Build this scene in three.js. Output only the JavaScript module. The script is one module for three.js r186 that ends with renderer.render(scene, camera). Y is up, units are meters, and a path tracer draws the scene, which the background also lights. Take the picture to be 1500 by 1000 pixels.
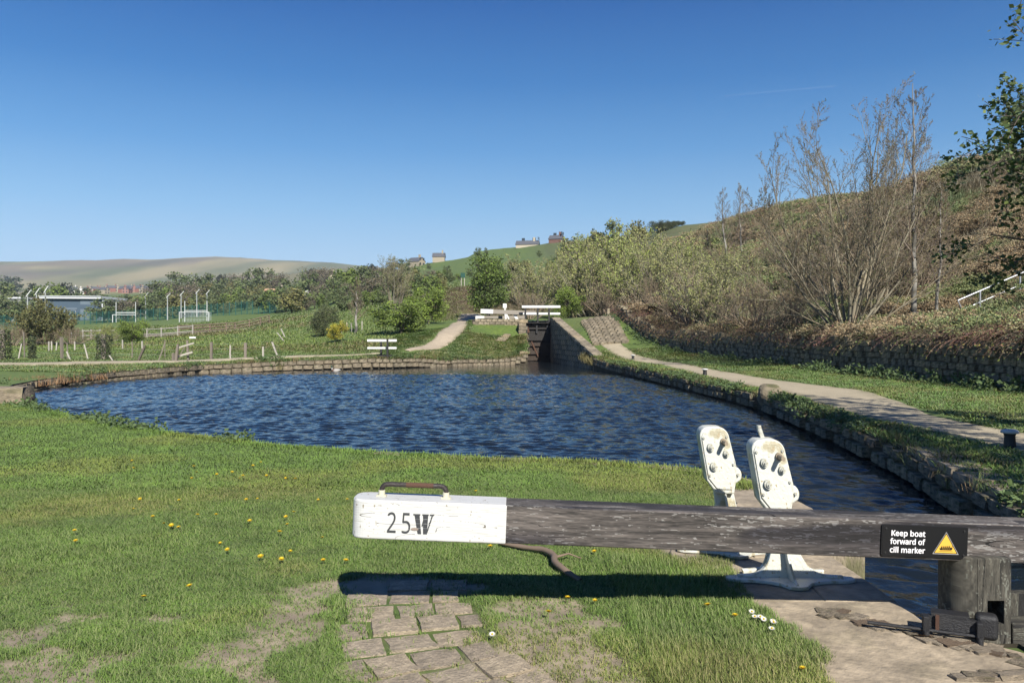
import * as THREE from 'three';
import { mergeGeometries } from 'three/addons/utils/BufferGeometryUtils.js';
import { RoundedBoxGeometry } from 'three/addons/geometries/RoundedBoxGeometry.js';
import { Brush, Evaluator, SUBTRACTION } from 'three-bvh-csg';

// ---------------------------------------------------------------- camera, sky, sun, exposure
const scene = new THREE.Scene();
const camera = new THREE.PerspectiveCamera(45.24, 1024 / 682, 0.1, 9000);
camera.position.set(0, 1.8, 0);
camera.rotation.x = -0.00833;
const renderer = new THREE.WebGLRenderer({ antialias: true });
renderer.toneMapping = THREE.LinearToneMapping;
const EXPOSURE = 1.85;
renderer.toneMappingExposure = EXPOSURE;
renderer.shadowMap.enabled = true;
const SUN_EL = 46 * Math.PI / 180, SUN_AZ = 24 * Math.PI / 180;       // behind the photographer, to the right
const sunDir = new THREE.Vector3(Math.cos(SUN_EL) * Math.sin(SUN_AZ), Math.sin(SUN_EL), Math.cos(SUN_EL) * Math.cos(SUN_AZ));
const sun = new THREE.DirectionalLight(new THREE.Color().setRGB(1, 0.95, 0.86), 4.8);
sun.position.copy(sunDir).multiplyScalar(150);
sun.castShadow = true; sun.shadow.mapSize.set(4096, 4096);
Object.assign(sun.shadow.camera, { left: -90, right: 90, top: 90, bottom: -90, near: 1, far: 400 });
scene.add(sun); scene.add(sun.target); sun.target.position.set(0, 0, -40);
{ // clear spring sky: pale at the horizon, deep blue overhead
  const W = 1024, H = 512, data = new Float32Array(W * H * 4);
  const s2l = c => { c /= 255; return c <= 0.04045 ? c / 12.92 : Math.pow((c + 0.055) / 1.055, 2.4); };
  const stops = [[-90, 120, 140, 150], [-2, 184, 212, 238], [0, 187, 216, 243], [5, 172, 210, 242], [8.5, 140, 191, 235], [12.5, 99, 161, 220], [17, 62, 129, 198], [22, 37, 101, 176], [35, 24, 78, 152], [60, 24, 64, 126], [90, 22, 58, 118]]
    .map(([e, r, g, b]) => [e, s2l(r), s2l(g), s2l(b)]);
  for (let j = 0; j < H; j++) {
    const el = ((j + 0.5) / H - 0.5) * 180;
    let k = 0; while (k < stops.length - 2 && el > stops[k + 1][0]) k++;
    let t = (el - stops[k][0]) / (stops[k + 1][0] - stops[k][0]); t = Math.min(1, Math.max(0, t));
    for (let i = 0; i < W; i++) {
      const az = ((i + 0.5) / W - 0.5) * 2 * Math.PI, e = el * Math.PI / 180;    // u = 0.5 looks along -x ... atan2(z, x)
      const dir = [Math.cos(e) * Math.cos(az), Math.sin(e), Math.cos(e) * Math.sin(az)];
      const c = dir[0] * sunDir.x + dir[1] * sunDir.y + dir[2] * sunDir.z;
      // air scatters forward: brighter round the sun; a little deeper a right angle away from it
      const f = 1 + 0.9 * Math.pow(Math.max(0, c), 6) - 0.16 * (dir[0] > 0 ? dir[0] : dir[0] * 0.9);
      const o = (j * W + i) * 4;
      for (let q = 0; q < 3; q++) data[o + q] = (stops[k][q + 1] * (1 - t) + stops[k + 1][q + 1] * t) * f / EXPOSURE;
      data[o + 3] = 1;
    }
  }
  const tex = new THREE.DataTexture(data, W, H, THREE.RGBAFormat, THREE.FloatType);
  tex.mapping = THREE.EquirectangularReflectionMapping; tex.magFilter = THREE.LinearFilter; tex.minFilter = THREE.LinearFilter;
  tex.colorSpace = THREE.LinearSRGBColorSpace; tex.needsUpdate = true;
  scene.background = tex; scene.environment = tex;
}

scene.fog = new THREE.FogExp2(new THREE.Color().setRGB(.62, .74, .9), .00013);

// ---------------------------------------------------------------- helpers
let seed = 12345;
const rnd = () => { seed = (seed + 0x6D2B79F5) | 0; let t = Math.imul(seed ^ (seed >>> 15), 1 | seed); t = (t + Math.imul(t ^ (t >>> 7), 61 | t)) ^ t; return ((t ^ (t >>> 14)) >>> 0) / 4294967296; };
const rr = (a, b) => a + (b - a) * rnd();
const reseed = s => { seed = s | 0; };
const clamp = (x, a, b) => x < a ? a : x > b ? b : x;
const ss = (a, b, x) => { const t = clamp((x - a) / (b - a), 0, 1); return t * t * (3 - 2 * t); };
const mix = (a, b, t) => a + (b - a) * t;
const hash2 = (i, j) => { let h = Math.imul(i, 374761393) + Math.imul(j, 668265263) | 0; h = Math.imul(h ^ (h >>> 13), 1274126177); return ((h ^ (h >>> 16)) >>> 0) / 4294967296; };
function noise(x, y) { const i = Math.floor(x), j = Math.floor(y), u = x - i, v = y - j, a = u * u * (3 - 2 * u), b = v * v * (3 - 2 * v);
  return mix(mix(hash2(i, j), hash2(i + 1, j), a), mix(hash2(i, j + 1), hash2(i + 1, j + 1), a), b); }
const fbm = (x, y, n = 4) => { let s = 0, a = 0.5, t = 0; for (let k = 0; k < n; k++) { s += a * noise(x + k * 17.3, y - k * 9.1); t += a; a *= 0.5; x *= 2.03; y *= 2.03; } return s / t; };
const lin = (r, g, b) => new THREE.Color().setRGB(r, g, b);
const V = (x, d, y) => new THREE.Vector3(x, y, -d);                   // d: metres ahead of the photographer
const used = {};
function numbered(n) { if (!(n in used)) { used[n] = 0; return n; } used[n]++; return n + '_' + String(used[n]).padStart(3, '0'); }
function tag(o, label, category, group, kind) { if (label) o.userData.label = label; if (category) o.userData.category = category; if (group) o.userData.group = group; if (kind) o.userData.kind = kind; return o; }
function thing(name, label, category, pos, turn = 0, group) { const g = new THREE.Group(); g.name = numbered(name); if (pos) g.position.copy(pos); g.rotation.y = turn; scene.add(g); return tag(g, label, category, group); }
function part(name, geo, m, parent) { const o = new THREE.Mesh(geo, m); o.name = name; parent.add(o); return o; }
function solo(name, geo, m, label, category, group, kind) { const o = new THREE.Mesh(geo, m); o.name = numbered(name); scene.add(o); return tag(o, label, category, group, kind); }
function copyOf(src, pos, turn, scale, label) { const c = src.clone(); c.name = numbered(src.name.replace(/_\d{3}$/, '')); c.userData = { ...src.userData }; if (label) c.userData.label = label; c.position.copy(pos); c.rotation.y = turn; if (scale) typeof scale === 'number' ? c.scale.setScalar(scale) : c.scale.set(...scale); scene.add(c); return c; }
const KA = 0.78;                                                       // paint values below were mixed a little pale
const mat = (r, g, b, rough = 0.9, extra = {}) => new THREE.MeshStandardMaterial({ color: lin(r * KA, g * KA, b * KA), roughness: rough, metalness: 0, side: THREE.DoubleSide, ...extra });
const vmat = (rough = 0.95, extra = {}) => new THREE.MeshStandardMaterial({ color: lin(KA, KA, KA), vertexColors: true, roughness: rough, side: THREE.DoubleSide, ...extra });
const leafMat = () => new THREE.MeshPhysicalMaterial({ color: lin(KA, KA, KA), vertexColors: true, roughness: 0.85, transmission: 0.3, thickness: 0, side: THREE.DoubleSide });
function box(w, h, l, x = 0, y = 0, z = 0, ry = 0, rz = 0, rx = 0) { const g = new THREE.BoxGeometry(w, h, l); if (rx) g.rotateX(rx); if (rz) g.rotateZ(rz); if (ry) g.rotateY(ry); g.translate(x, y, z); return g; }
function rbox(w, h, l, r, x = 0, y = 0, z = 0) { const g = new RoundedBoxGeometry(w, h, l, 2, r); g.translate(x, y, z); return g; }
function cyl(r0, r1, h, n, x = 0, y = 0, z = 0) { const g = new THREE.CylinderGeometry(r1, r0, h, n); g.translate(x, y, z); return g; }
function rod(a, b, r, n = 6, r2 = r) { const d = b.clone().sub(a), g = new THREE.CylinderGeometry(r2, r, d.length(), n); g.translate(0, d.length() / 2, 0); g.applyQuaternion(new THREE.Quaternion().setFromUnitVectors(new THREE.Vector3(0, 1, 0), d.normalize())); g.translate(a.x, a.y, a.z); return g; }
const merge = list => mergeGeometries(list.map(g => { const h = g.index ? g.toNonIndexed() : g; for (const k of Object.keys(h.attributes)) if (!['position', 'normal', 'uv'].includes(k)) h.deleteAttribute(k); return h; }));
function dataTex(w, h, fn, srgb = true, rep) { const a = new Uint8Array(w * h * 4); for (let j = 0; j < h; j++) for (let i = 0; i < w; i++) { const c = fn(i, j), o = (j * w + i) * 4; a[o] = clamp(c[0], 0, 255); a[o + 1] = clamp(c[1], 0, 255); a[o + 2] = clamp(c[2], 0, 255); a[o + 3] = 255; }
  const t = new THREE.DataTexture(a, w, h); t.wrapS = t.wrapT = THREE.RepeatWrapping; t.magFilter = THREE.LinearFilter; t.minFilter = THREE.LinearFilter; if (srgb) t.colorSpace = THREE.SRGBColorSpace; if (rep) t.repeat.set(...rep); t.needsUpdate = true; return t; }
// tileable value noise for textures
function tnoise(u, v, p) { const i = Math.floor(u), j = Math.floor(v), a0 = u - i, b0 = v - j, a = a0 * a0 * (3 - 2 * a0), b = b0 * b0 * (3 - 2 * b0), w = (x, y) => hash2(((x % p) + p) % p + p * 31, ((y % p) + p) % p);
  return mix(mix(w(i, j), w(i + 1, j), a), mix(w(i, j + 1), w(i + 1, j + 1), a), b); }
const tfbm = (u, v, p, n) => { let s = 0, a = 0.5, t = 0; for (let k = 0; k < n; k++) { s += a * tnoise(u * p, v * p, p); t += a; a *= 0.55; p *= 2; } return s / t; };
class GB { // collects triangles with vertex colours
  constructor() { this.p = []; this.n = []; this.c = []; this.i = []; }
  v(x, y, z, nx, ny, nz, c) { this.p.push(x, y, z); this.n.push(nx, ny, nz); this.c.push(c[0], c[1], c[2]); return this.p.length / 3 - 1; }
  tube(pts, rad, sides, c) { const up = new THREE.Vector3(), T = new THREE.Vector3(), U = new THREE.Vector3(), W = new THREE.Vector3(); let prev = -1;
    for (let k = 0; k < pts.length; k++) { T.copy(pts[Math.min(k + 1, pts.length - 1)]).sub(pts[Math.max(k - 1, 0)]).normalize(); up.set(0.31, 0.2, 0.93); U.crossVectors(T, up).normalize(); W.crossVectors(T, U);
      const base = this.p.length / 3, cc = Array.isArray(c[0]) ? c[k] : c;
      for (let s = 0; s < sides; s++) { const a = s / sides * 2 * Math.PI, x = Math.cos(a), y = Math.sin(a), nx = U.x * x + W.x * y, ny = U.y * x + W.y * y, nz = U.z * x + W.z * y; this.v(pts[k].x + nx * rad[k], pts[k].y + ny * rad[k], pts[k].z + nz * rad[k], nx, ny, nz, cc); }
      if (prev >= 0) for (let s = 0; s < sides; s++) { const t = (s + 1) % sides; this.i.push(prev + s, prev + t, base + s, prev + t, base + t, base + s); }
      prev = base; } }
  leaf(p, size, c, flat = 0) { // a folded diamond of any orientation
    const a = rnd() * 6.283, e = (rnd() * 2 - 1) * (1 - flat), q = Math.sqrt(1 - e * e), dx = Math.cos(a) * q, dy = e, dz = Math.sin(a) * q;
    let bx = rnd() - .5, by = (rnd() - .5), bz = rnd() - .5; const k = bx * dx + by * dy + bz * dz; bx -= k * dx; by -= k * dy; bz -= k * dz; const l = Math.hypot(bx, by, bz) || 1; bx /= l; by /= l; bz /= l;
    const nx = dy * bz - dz * by, ny = dz * bx - dx * bz, nz = dx * by - dy * bx, L = size, w = size * 0.34;
    const i0 = this.v(p.x, p.y, p.z, nx, ny, nz, c), i1 = this.v(p.x + dx * L * .5 + bx * w, p.y + dy * L * .5 + by * w, p.z + dz * L * .5 + bz * w, nx, ny, nz, c), i2 = this.v(p.x + dx * L, p.y + dy * L, p.z + dz * L, nx, ny, nz, c), i3 = this.v(p.x + dx * L * .5 - bx * w, p.y + dy * L * .5 - by * w, p.z + dz * L * .5 - bz * w, nx, ny, nz, c);
    this.i.push(i0, i2, i1, i0, i3, i2); }
  blade(p, h, w, lean, az, c, c2 = c) { // a bent grass blade
    const dx = Math.cos(az), dz = Math.sin(az), sx = -dz, sz = dx, n = [-dx * .5, .78, -dz * .5];
    const a = this.v(p.x - sx * w / 2, p.y, p.z - sz * w / 2, ...n, c), b = this.v(p.x + sx * w / 2, p.y, p.z + sz * w / 2, ...n, c), m = lean * .35, a2 = this.v(p.x + dx * m - sx * w * .4, p.y + h * .6, p.z + dz * m - sz * w * .4, ...n, c), b2 = this.v(p.x + dx * m + sx * w * .4, p.y + h * .6, p.z + dz * m + sz * w * .4, ...n, c), t = this.v(p.x + dx * lean, p.y + h, p.z + dz * lean, ...n, c2);
    this.i.push(a, b, a2, b, b2, a2, a2, b2, t); }
  build() { const g = new THREE.BufferGeometry(); g.setAttribute('position', new THREE.Float32BufferAttribute(this.p, 3)); g.setAttribute('normal', new THREE.Float32BufferAttribute(this.n, 3)); g.setAttribute('color', new THREE.Float32BufferAttribute(this.c, 3)); g.setIndex(this.i); return g; }
}

// ---------------------------------------------------------------- the lie of the land
function rbf(pts) { // smooth surface through surveyed points [x, d, height]
  const n = pts.length, N = n + 3, A = [], k = (ax, ay, bx, by) => Math.sqrt((ax - bx) ** 2 + (ay - by) ** 2 + 1);
  for (let i = 0; i < n; i++) { const r = []; for (let j = 0; j < n; j++) r.push(k(pts[i][0], pts[i][1], pts[j][0], pts[j][1])); r.push(1, pts[i][0] / 100, pts[i][1] / 100, pts[i][2]); A.push(r); }
  for (let q = 0; q < 3; q++) { const r = []; for (let j = 0; j < n; j++) r.push(q === 0 ? 1 : pts[j][q - 1] / 100); r.push(0, 0, 0, 0); A.push(r); }
  for (let c = 0; c < N; c++) { let p = c; for (let r = c + 1; r < N; r++) if (Math.abs(A[r][c]) > Math.abs(A[p][c])) p = r; [A[c], A[p]] = [A[p], A[c]];
    for (let r = c + 1; r < N; r++) { const f = A[r][c] / A[c][c]; if (f) for (let q = c; q <= N; q++) A[r][q] -= f * A[c][q]; } }
  const w = new Array(N); for (let c = N - 1; c >= 0; c--) { let s = A[c][N]; for (let q = c + 1; q < N; q++) s -= A[c][q] * w[q]; w[c] = s / A[c][c]; }
  return (x, d) => { let s = w[n] + w[n + 1] * x / 100 + w[n + 2] * d / 100; for (let j = 0; j < n; j++) s += w[j] * k(x, d, pts[j][0], pts[j][1]); return s; };
}
const lowland = rbf([[-3, 5, 0], [0, 8, 0], [2, 5, 0], [0, 3, 0], [-5, 3, 0], [2.5, 10, 0], [-2, 11, 0], [-8, 10, 0], [-12, 14, 0], [-16, 20, 0], [3, -8, 0], [-20, -8, 0], [-30, 10, .1], [-22, 28, .05],
  [6, 5, .05], [6.5, 9, .05], [9, 5, .1], [8.5, 15, .12], [13, 8, .25], [13, 20, .28], [9, 22, .12], [13.3, 30, .3], [8.5, 33, .15], [12.5, 38, .35], [7.6, 42, .2], [11.3, 46, .45], [6.5, 50, .35], [9.8, 52, .7], [9, 57, 1.5], [6, 54, .75], [5.4, 60, 2.0], [8, 62, 2.95], [4.6, 66, 3.05], [8, 70, 3.1], [5, 75, 3.1], [0, 70, 3.05], [-3, 69.5, 3.05], [1, 75, 3.1], [6, 90, 3.4],
  [0, 61.7, .2], [-2.4, 59.4, .15], [-5.1, 56.6, .15], [.6, 64.5, 1.2], [-1.5, 65, 1.5], [.5, 67.2, 2.25], [-2.2, 67.5, 2.4], [-4.8, 64, 1.8], [-4.2, 76, 3.0], [-6.8, 57.5, .75], [-4.4, 70, 2.6],
  [-8.5, 53.6, .35], [-10, 57, .5], [-14, 51, .25], [-14, 57, .5], [-18, 48.5, .15], [-18, 56, .4], [-20.5, 40, .05], [-25, 45, .3], [-30, 50, .45], [-20.5, 34, .0], [-30, 35, .2], [-34, 75, .9], [-43, 95, 1.4], [-15, 65, 1.2], [-10, 68, 1.9], [-20, 80, 2.0], [-66, 170, 4.3], [-123, 230, 5.6], [-90, 180, 4.2], [-100, 220, 5.2], [-60, 140, 3.2], [-32, 110, 2.7], [-44, 150, 4.9], [-100, 120, 1.8], [-70, 80, .6], [-60, 50, .3],
  [-6.5, 80, 3.1], [-5.5, 86, 4.4], [-5.5, 100, 7.6], [-11, 100, 6.5], [-25, 120, 5], [-50, 200, 9], [-35, 170, 8], [-90, 300, 13], [-208, 500, 27], [-160, 350, 12], [-250, 350, 10], [-400, 500, 20], [-60, 400, 30], [-26, 350, 31], [-40, 380, 35], [-14, 350, 37.5], [5.5, 330, 37], [17, 320, 38], [-10, 200, 17], [-10, 150, 11.5], [-20, 270, 23], [10, 150, 14], [10, 220, 23],
  [-1560, 2500, 218], [-833, 2500, 238], [-1150, 2500, 222], [-366, 2000, 172], [-560, 2250, 205], [-900, 1500, 75], [-500, 1200, 70], [-200, 900, 75], [0, 900, 70], [0, 2000, 120], [-2400, 2500, 210], [-600, 800, 36], [-411, 760, 40], [-317, 760, 41.5], [-250, 780, 45], [-1200, 1000, 45], [-2500, 3300, 170], [0, 3300, 120], [-900, 3300, 170], [400, 600, 45], [1500, 2000, 60], [1500, 0, 40], [-1500, 0, 30], [0, -800, 0], [-700, 200, 10], [-40, 500, 40], [0, 450, 42]]);
const hillside = rbf([[13.8, -10, 1.4], [13.8, 0, 1.4], [13.8, 10, 1.4], [13.8, 20, 1.5], [13.8, 30, 1.5], [12.9, 40, 1.55], [11.2, 52, 1.75], [9.2, 58, 2.6], [8.4, 64, 3.7], [8.6, 70, 3.9], [20, 36, 2.5], [22.5, 36, 3.4], [16, 20, 1.9], [17, 30, 2.0], [16, 5, 1.8], [15.5, 40, 2.1], [25.5, 36, 5.2], [38, 70, 15.6], [30, 60, 11], [29, 50, 8], [22, 55, 4.6], [17, 60, 3.8], [36, 60, 13.2], [40, 50, 13], [45, 80, 16.6], [60, 100, 19], [60, 50, 15.5], [29, 100, 15.6], [35, 120, 18.8], [50, 130, 21.5], [37, 180, 26], [23, 280, 34], [37, 250, 34.2], [22, 90, 8.5], [16, 75, 5], [14, 100, 7.5], [14, 150, 13.5], [20, 200, 21.5], [10, 90, 4.2], [10, 120, 8], [25, 150, 18.5], [100, 200, 27], [100, 100, 23], [150, 50, 25], [200, 300, 42], [60, 320, 39], [100, 400, 44], [20, -10, 3], [40, -10, 13], [40, 20, 10], [25, 20, 5], [29, 36, 8], [35, 36, 9.5], [500, 500, 48], [1500, 1000, 58], [1500, 0, 40], [500, 0, 35], [17, 320, 38], [5, 330, 37], [5, 220, 22], [0, 450, 42], [400, 600, 45], [1500, 2000, 60], [0, 2000, 120], [0, 3300, 120], [40, -800, 10], [26, 80, 9.8]]);
const WALL = [[13.6, -12], [13.6, 5], [13.7, 18], [13.65, 28], [13.2, 36], [12.2, 45], [10.8, 52], [9.3, 57.5], [8.5, 61], [8.1, 66]];   // foot of the dry stone wall
const WALLX = [...WALL, [8.6, 80], [9, 110], [8, 200], [10, 400], [0, 700], [-100, 5000]];
function wallSide(x, d) { for (let k = 0; k < WALLX.length - 1; k++) if (d <= WALLX[k + 1][1] || k === WALLX.length - 2) { const a = WALLX[k], b = WALLX[k + 1], t = (d - a[1]) / (b[1] - a[1]); return x - mix(a[0], b[0], clamp(t, -20, 1)); } }
const gardenY = (x, d) => lowland(x, d);
function groundY(x, d) {
  const s = wallSide(x, d), w = d < 62 ? 0.3 : 0.3 + (d - 62) * 0.25, o = d < 62 ? 0.15 : 0;
  const t = ss(o, o + w, s);
  let h = t <= 0 ? lowland(x, d) : t >= 1 ? hillside(x, d) : mix(lowland(x, d), hillside(x, d), t);
  if (d > 14) h += (fbm(x * .35 + 40, d * .35) - .5) * ss(14, 60, d) * (t > .5 ? .8 : .28) * (d < 66 && t < .5 ? .4 : 1);
  if (d > 700) h += (fbm(x / 160, d / 160) - .5) * 14 * ss(700, 1500, d) * (1 - .6 * ss(2300, 2500, d));
  return h;
}
const POND = [[-16.6, 26.5], [-14.2, 22.7], [-10.2, 18.8], [-8.2, 16.8], [-6.3, 15.2], [-3.9, 13.5], [-2.1, 12.6], [-.5, 12], [.97, 11.7], [2.3, 11.1], [2.75, 10.6], [3.1, 9.2], [3.1, 7.3], [2.58, 7.1], [2.58, 4.75], [2.95, 4.75], [2.95, -9], [5.1, -9], [5.1, 5.2], [5.4, 8.8], [5.65, 10.4], [6.1, 12.6], [6.5, 15.7], [6.85, 19.1], [7.3, 23.6], [7.2, 27.8], [6.9, 33], [6.35, 41.9], [5.2, 51.8], [3.2, 66], [3.2, 69.2], [1.15, 69.2], [1.15, 61.2], [-2.4, 58.7], [-5.1, 56], [-7.6, 53.3], [-8.8, 52.6], [-13.7, 49.8], [-17.6, 46.5], [-19.2, 39.5], [-19.4, 34], [-18.3, 30]];
function pondSd(x, d) { let m = 1e9, inside = false; for (let i = 0, n = POND.length, j = n - 1; i < n; j = i++) { const [ax, ay] = POND[i], [bx, by] = POND[j], ex = bx - ax, ey = by - ay, t = clamp(((x - ax) * ex + (d - ay) * ey) / (ex * ex + ey * ey), 0, 1), q = (x - ax - ex * t) ** 2 + (d - ay - ey * t) ** 2; if (q < m) m = q; if ((ay > d) !== (by > d) && x < ex * (d - ay) / ey + ax) inside = !inside; } return inside ? -Math.sqrt(m) : Math.sqrt(m); }
const nearPond = (x, d) => x > -25 && x < 12 && d > -12 && d < 74;
function segDist(x, d, line) { let m = 1e9; for (let k = 0; k < line.length - 1; k++) { const [ax, ay] = line[k], [bx, by] = line[k + 1], ex = bx - ax, ey = by - ay, t = clamp(((x - ax) * ex + (d - ay) * ey) / (ex * ex + ey * ey), 0, 1); m = Math.min(m, Math.hypot(x - ax - ex * t, d - ay - ey * t)); } return m; }
function axis(parts) { const a = []; for (const [from, to, step, grow = 1] of parts) { let s = step; if (to > from) for (let v = from; v < to; v += s, s *= grow) a.push(v); } return a; }
const neg = parts => axis(parts).map(v => -v).reverse();
const PATHR = [[8.3, 2, .8], [8.1, 12.8, .68], [8.0, 16.5, .72], [8.6, 20, 1.1], [9.1, 24, 1.25], [8.7, 30, .95], [8.5, 36, .8], [8.3, 43, .85], [7.6, 49, .8], [7.1, 53, .8], [6.7, 56.5, .8]];   // towpath: centre x, d, half width
const PATHL = [[-40, 39.5, .9], [-30, 41.5, 1.0], [-24.5, 43, 1.05], [-21, 47, .9], [-17, 51, .8], [-12.5, 54.2, .65], [-9.2, 56.2, .5]];
const PATHC = [[-7.3, 56.8, .25], [-5.9, 60, .7], [-5.1, 64, .95], [-4.6, 70, 1.15], [-4.3, 77, 1.25], [-4.2, 84, 1.2]];
const bare = (x, d) => { // trodden earth patches in the near lawn
  const n = fbm(x * 3.1 + 3, d * 3.1 + 9, 4), e = (cx, cd, rx, rd) => 1 - Math.hypot((x - cx) / rx, (d - cd) / rd);
  const m = Math.max(e(-3.1, 4.0, 1.9, 1.15), e(-2.1, 4.5, .8, .35) * .7, e(-1.42, 5.0, .33, 1.0), e(.3, 4.75, .55, .85), e(-.8, 5.95, .75, .25), e(.1, 4.0, .6, .7), e(1.42, 6.9, .35, .5));
  return ss(.06, .4, m * 1.0 + (n - .5) * 2.1 - .02);
};
const quay = (x, d) => { // lockside paving
  const edge = 1.72 + (5.9 - d) * .02 + .1 * Math.sin(d * 3.1) + (d < 4.9 ? -(.9 - (d - 3.9)) * .25 : 0);
  return d < 6.6 ? x - edge : d < 7.75 ? x - (1.25 + (d - 6.6) * .36) : d < 9.9 ? x - (2.16 + (d - 7.75) * .16) : -1;
};
{ // ground sheet, cut along the water's edge
  const xs = [...neg([[26, 60, .8, 1.06], [60, 1900, 2.5, 1.034], [1900, 3400, 180]]), ...axis([[-26, -6.5, .32], [-6.5, 3.5, .085], [3.5, 15, .24], [15, 60, .5, 1.04], [60, 3400, 6, 1.1], [3400, 3401, 2]])];
  const ds = [...neg([[4, 20, 2], [20, 900, 20, 1.5]]), ...axis([[-4, 3.2, .6], [3.2, 12.8, .085], [12.8, 75, .3], [75, 130, .9, 1.03], [130, 2400, 4, 1.035], [2400, 2700, 25], [2700, 3600, 80, 1.1]])];
  const nx = xs.length, nd = ds.length, P = [], N = [], C = [], I = [], U = [], ys = new Float32Array(nx * nd), sd = new Float32Array(nx * nd);
  const col = (x, d, y) => {
    const n1 = fbm(x * .9 + 5, d * .9), n2 = fbm(x * .12, d * .12 + 7), n3 = fbm(x * 6, d * 6, 2); let c;
    const s = wallSide(x, d), sp = d > 62 ? ss(-6, 6, s) : s > .2 ? 1 : 0;
    const grass = [mix(.09, .145, n1) + .025 * n3, mix(.16, .21, n1) + .025 * n3, mix(.03, .045, n2)];
    c = grass;
    if (d < 15 && x < 3.2) { const b = bare(x, d); c = grass.map((g, k) => mix(g * .8, [.40, .325, .24][k] * (.75 + .5 * n3), b)); }
    if (sp > 0) { const br = [mix(.24, .33, n1), mix(.175, .24, n1), mix(.1, .14, n2)], gr = [.12, .15, .045], k = ss(95, 190, d + (n2 - .5) * 60); c = c.map((g, q) => mix(g, mix(br[q], gr[q] * (.8 + .4 * n1), k), sp)); }
    if (d > 40 && sp < 1) { const mound = ss(0, .5, 1 - Math.hypot((x + 5.5) / 8, (d - 93) / 13)); const br = [mix(.13, .2, n1), mix(.1, .13, n1), .06]; c = c.map((g, q) => mix(g, br[q], mound * (1 - sp))); 
      const reed = ss(.0, .35, 1 - Math.abs((d - (62 + (x + 20) * -.1)) / 4)) * ss(-26, -20, x) * (1 - ss(-8, -6, x)); c = c.map((g, q) => mix(g, [.24, .18, .11][q] * (.7 + .6 * n1), reed * .7)); }
    if (d > 550) { const k = ss(550, 900, d), m = ss(.25, .75, fbm(x / 90, d / 260 + 3, 5)), h = ss(.6, .68, fbm(x / 300 + 9, d / 300)), moor = [mix(.15, .4, m), mix(.17, .335, m), mix(.075, .18, m)].map((g, q) => mix(g, [.15, .115, .11][q], h * .55)); c = c.map((g, q) => mix(g, moor[q], k)); }
    return c;
  };
  for (let j = 0; j < nd; j++) for (let i = 0; i < nx; i++) { const x = xs[i], d = ds[j], k = j * nx + i; let y = groundY(x, d); if (d < 15 && x < 3.2 && x > -8) { const q = quay(x, d); y += (fbm(x * 2.2, d * 2.2, 3) - .5) * .035 * (q > -.1 ? 0 : 1) - bare(x, d) * .012; if (q > 0) y = Math.min(y, -.02); const sr = Math.hypot(x - 2.9, d - 6), sa = Math.atan2(d - 6, 2.9 - x); if (sr > 3.12 && sr < 4.15 && sa < .04) y = Math.min(y, -.011); } ys[k] = y; sd[k] = nearPond(x, d) ? pondSd(x, d) : 99; P.push(x, y, -d); C.push(...col(x, d, y)); U.push(x, d); }
  const cut = (a, b) => { const t = sd[a] / (sd[a] - sd[b]); const r = P.length / 3; for (let q = 0; q < 3; q++) P.push(mix(P[a * 3 + q], P[b * 3 + q], t)); for (let q = 0; q < 3; q++) C.push(mix(C[a * 3 + q], C[b * 3 + q], t)); for (let q = 0; q < 2; q++) U.push(mix(U[a * 2 + q], U[b * 2 + q], t)); return r; };
  const tri = (a, b, c) => { const k = [a, b, c], o = k.filter(q => sd[q] > 0); if (o.length === 3) return I.push(a, b, c); if (!o.length) return;
    if (o.length === 1) { while (sd[k[0]] <= 0) k.push(k.shift()); I.push(k[0], cut(k[0], k[1]), cut(k[0], k[2])); } else { while (sd[k[0]] > 0) k.push(k.shift()); const p = cut(k[1], k[0]), q = cut(k[2], k[0]); I.push(p, k[1], k[2], p, k[2], q); } };
  for (let j = 0; j < nd - 1; j++) for (let i = 0; i < nx - 1; i++) { const a = j * nx + i; tri(a, a + 1, a + nx); tri(a + 1, a + nx + 1, a + nx); }
  const g = new THREE.BufferGeometry(); g.setAttribute('position', new THREE.Float32BufferAttribute(P, 3)); g.setAttribute('color', new THREE.Float32BufferAttribute(C, 3)); g.setAttribute('uv', new THREE.Float32BufferAttribute(U, 2)); g.setIndex(I); g.computeVertexNormals();
  const grain = dataTex(512, 512, (i, j) => { const v = 205 + 70 * (tfbm(i / 512, j / 512, 12, 5) - .2); return [v, v, v * .98]; }, true, [.55, .55]);
  solo('ground', g, vmat(1, { map: grain, bumpMap: grain, bumpScale: .02 }), 'grassy valley floor and hillsides around the canal', 'ground', null, 'structure');
}
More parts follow.
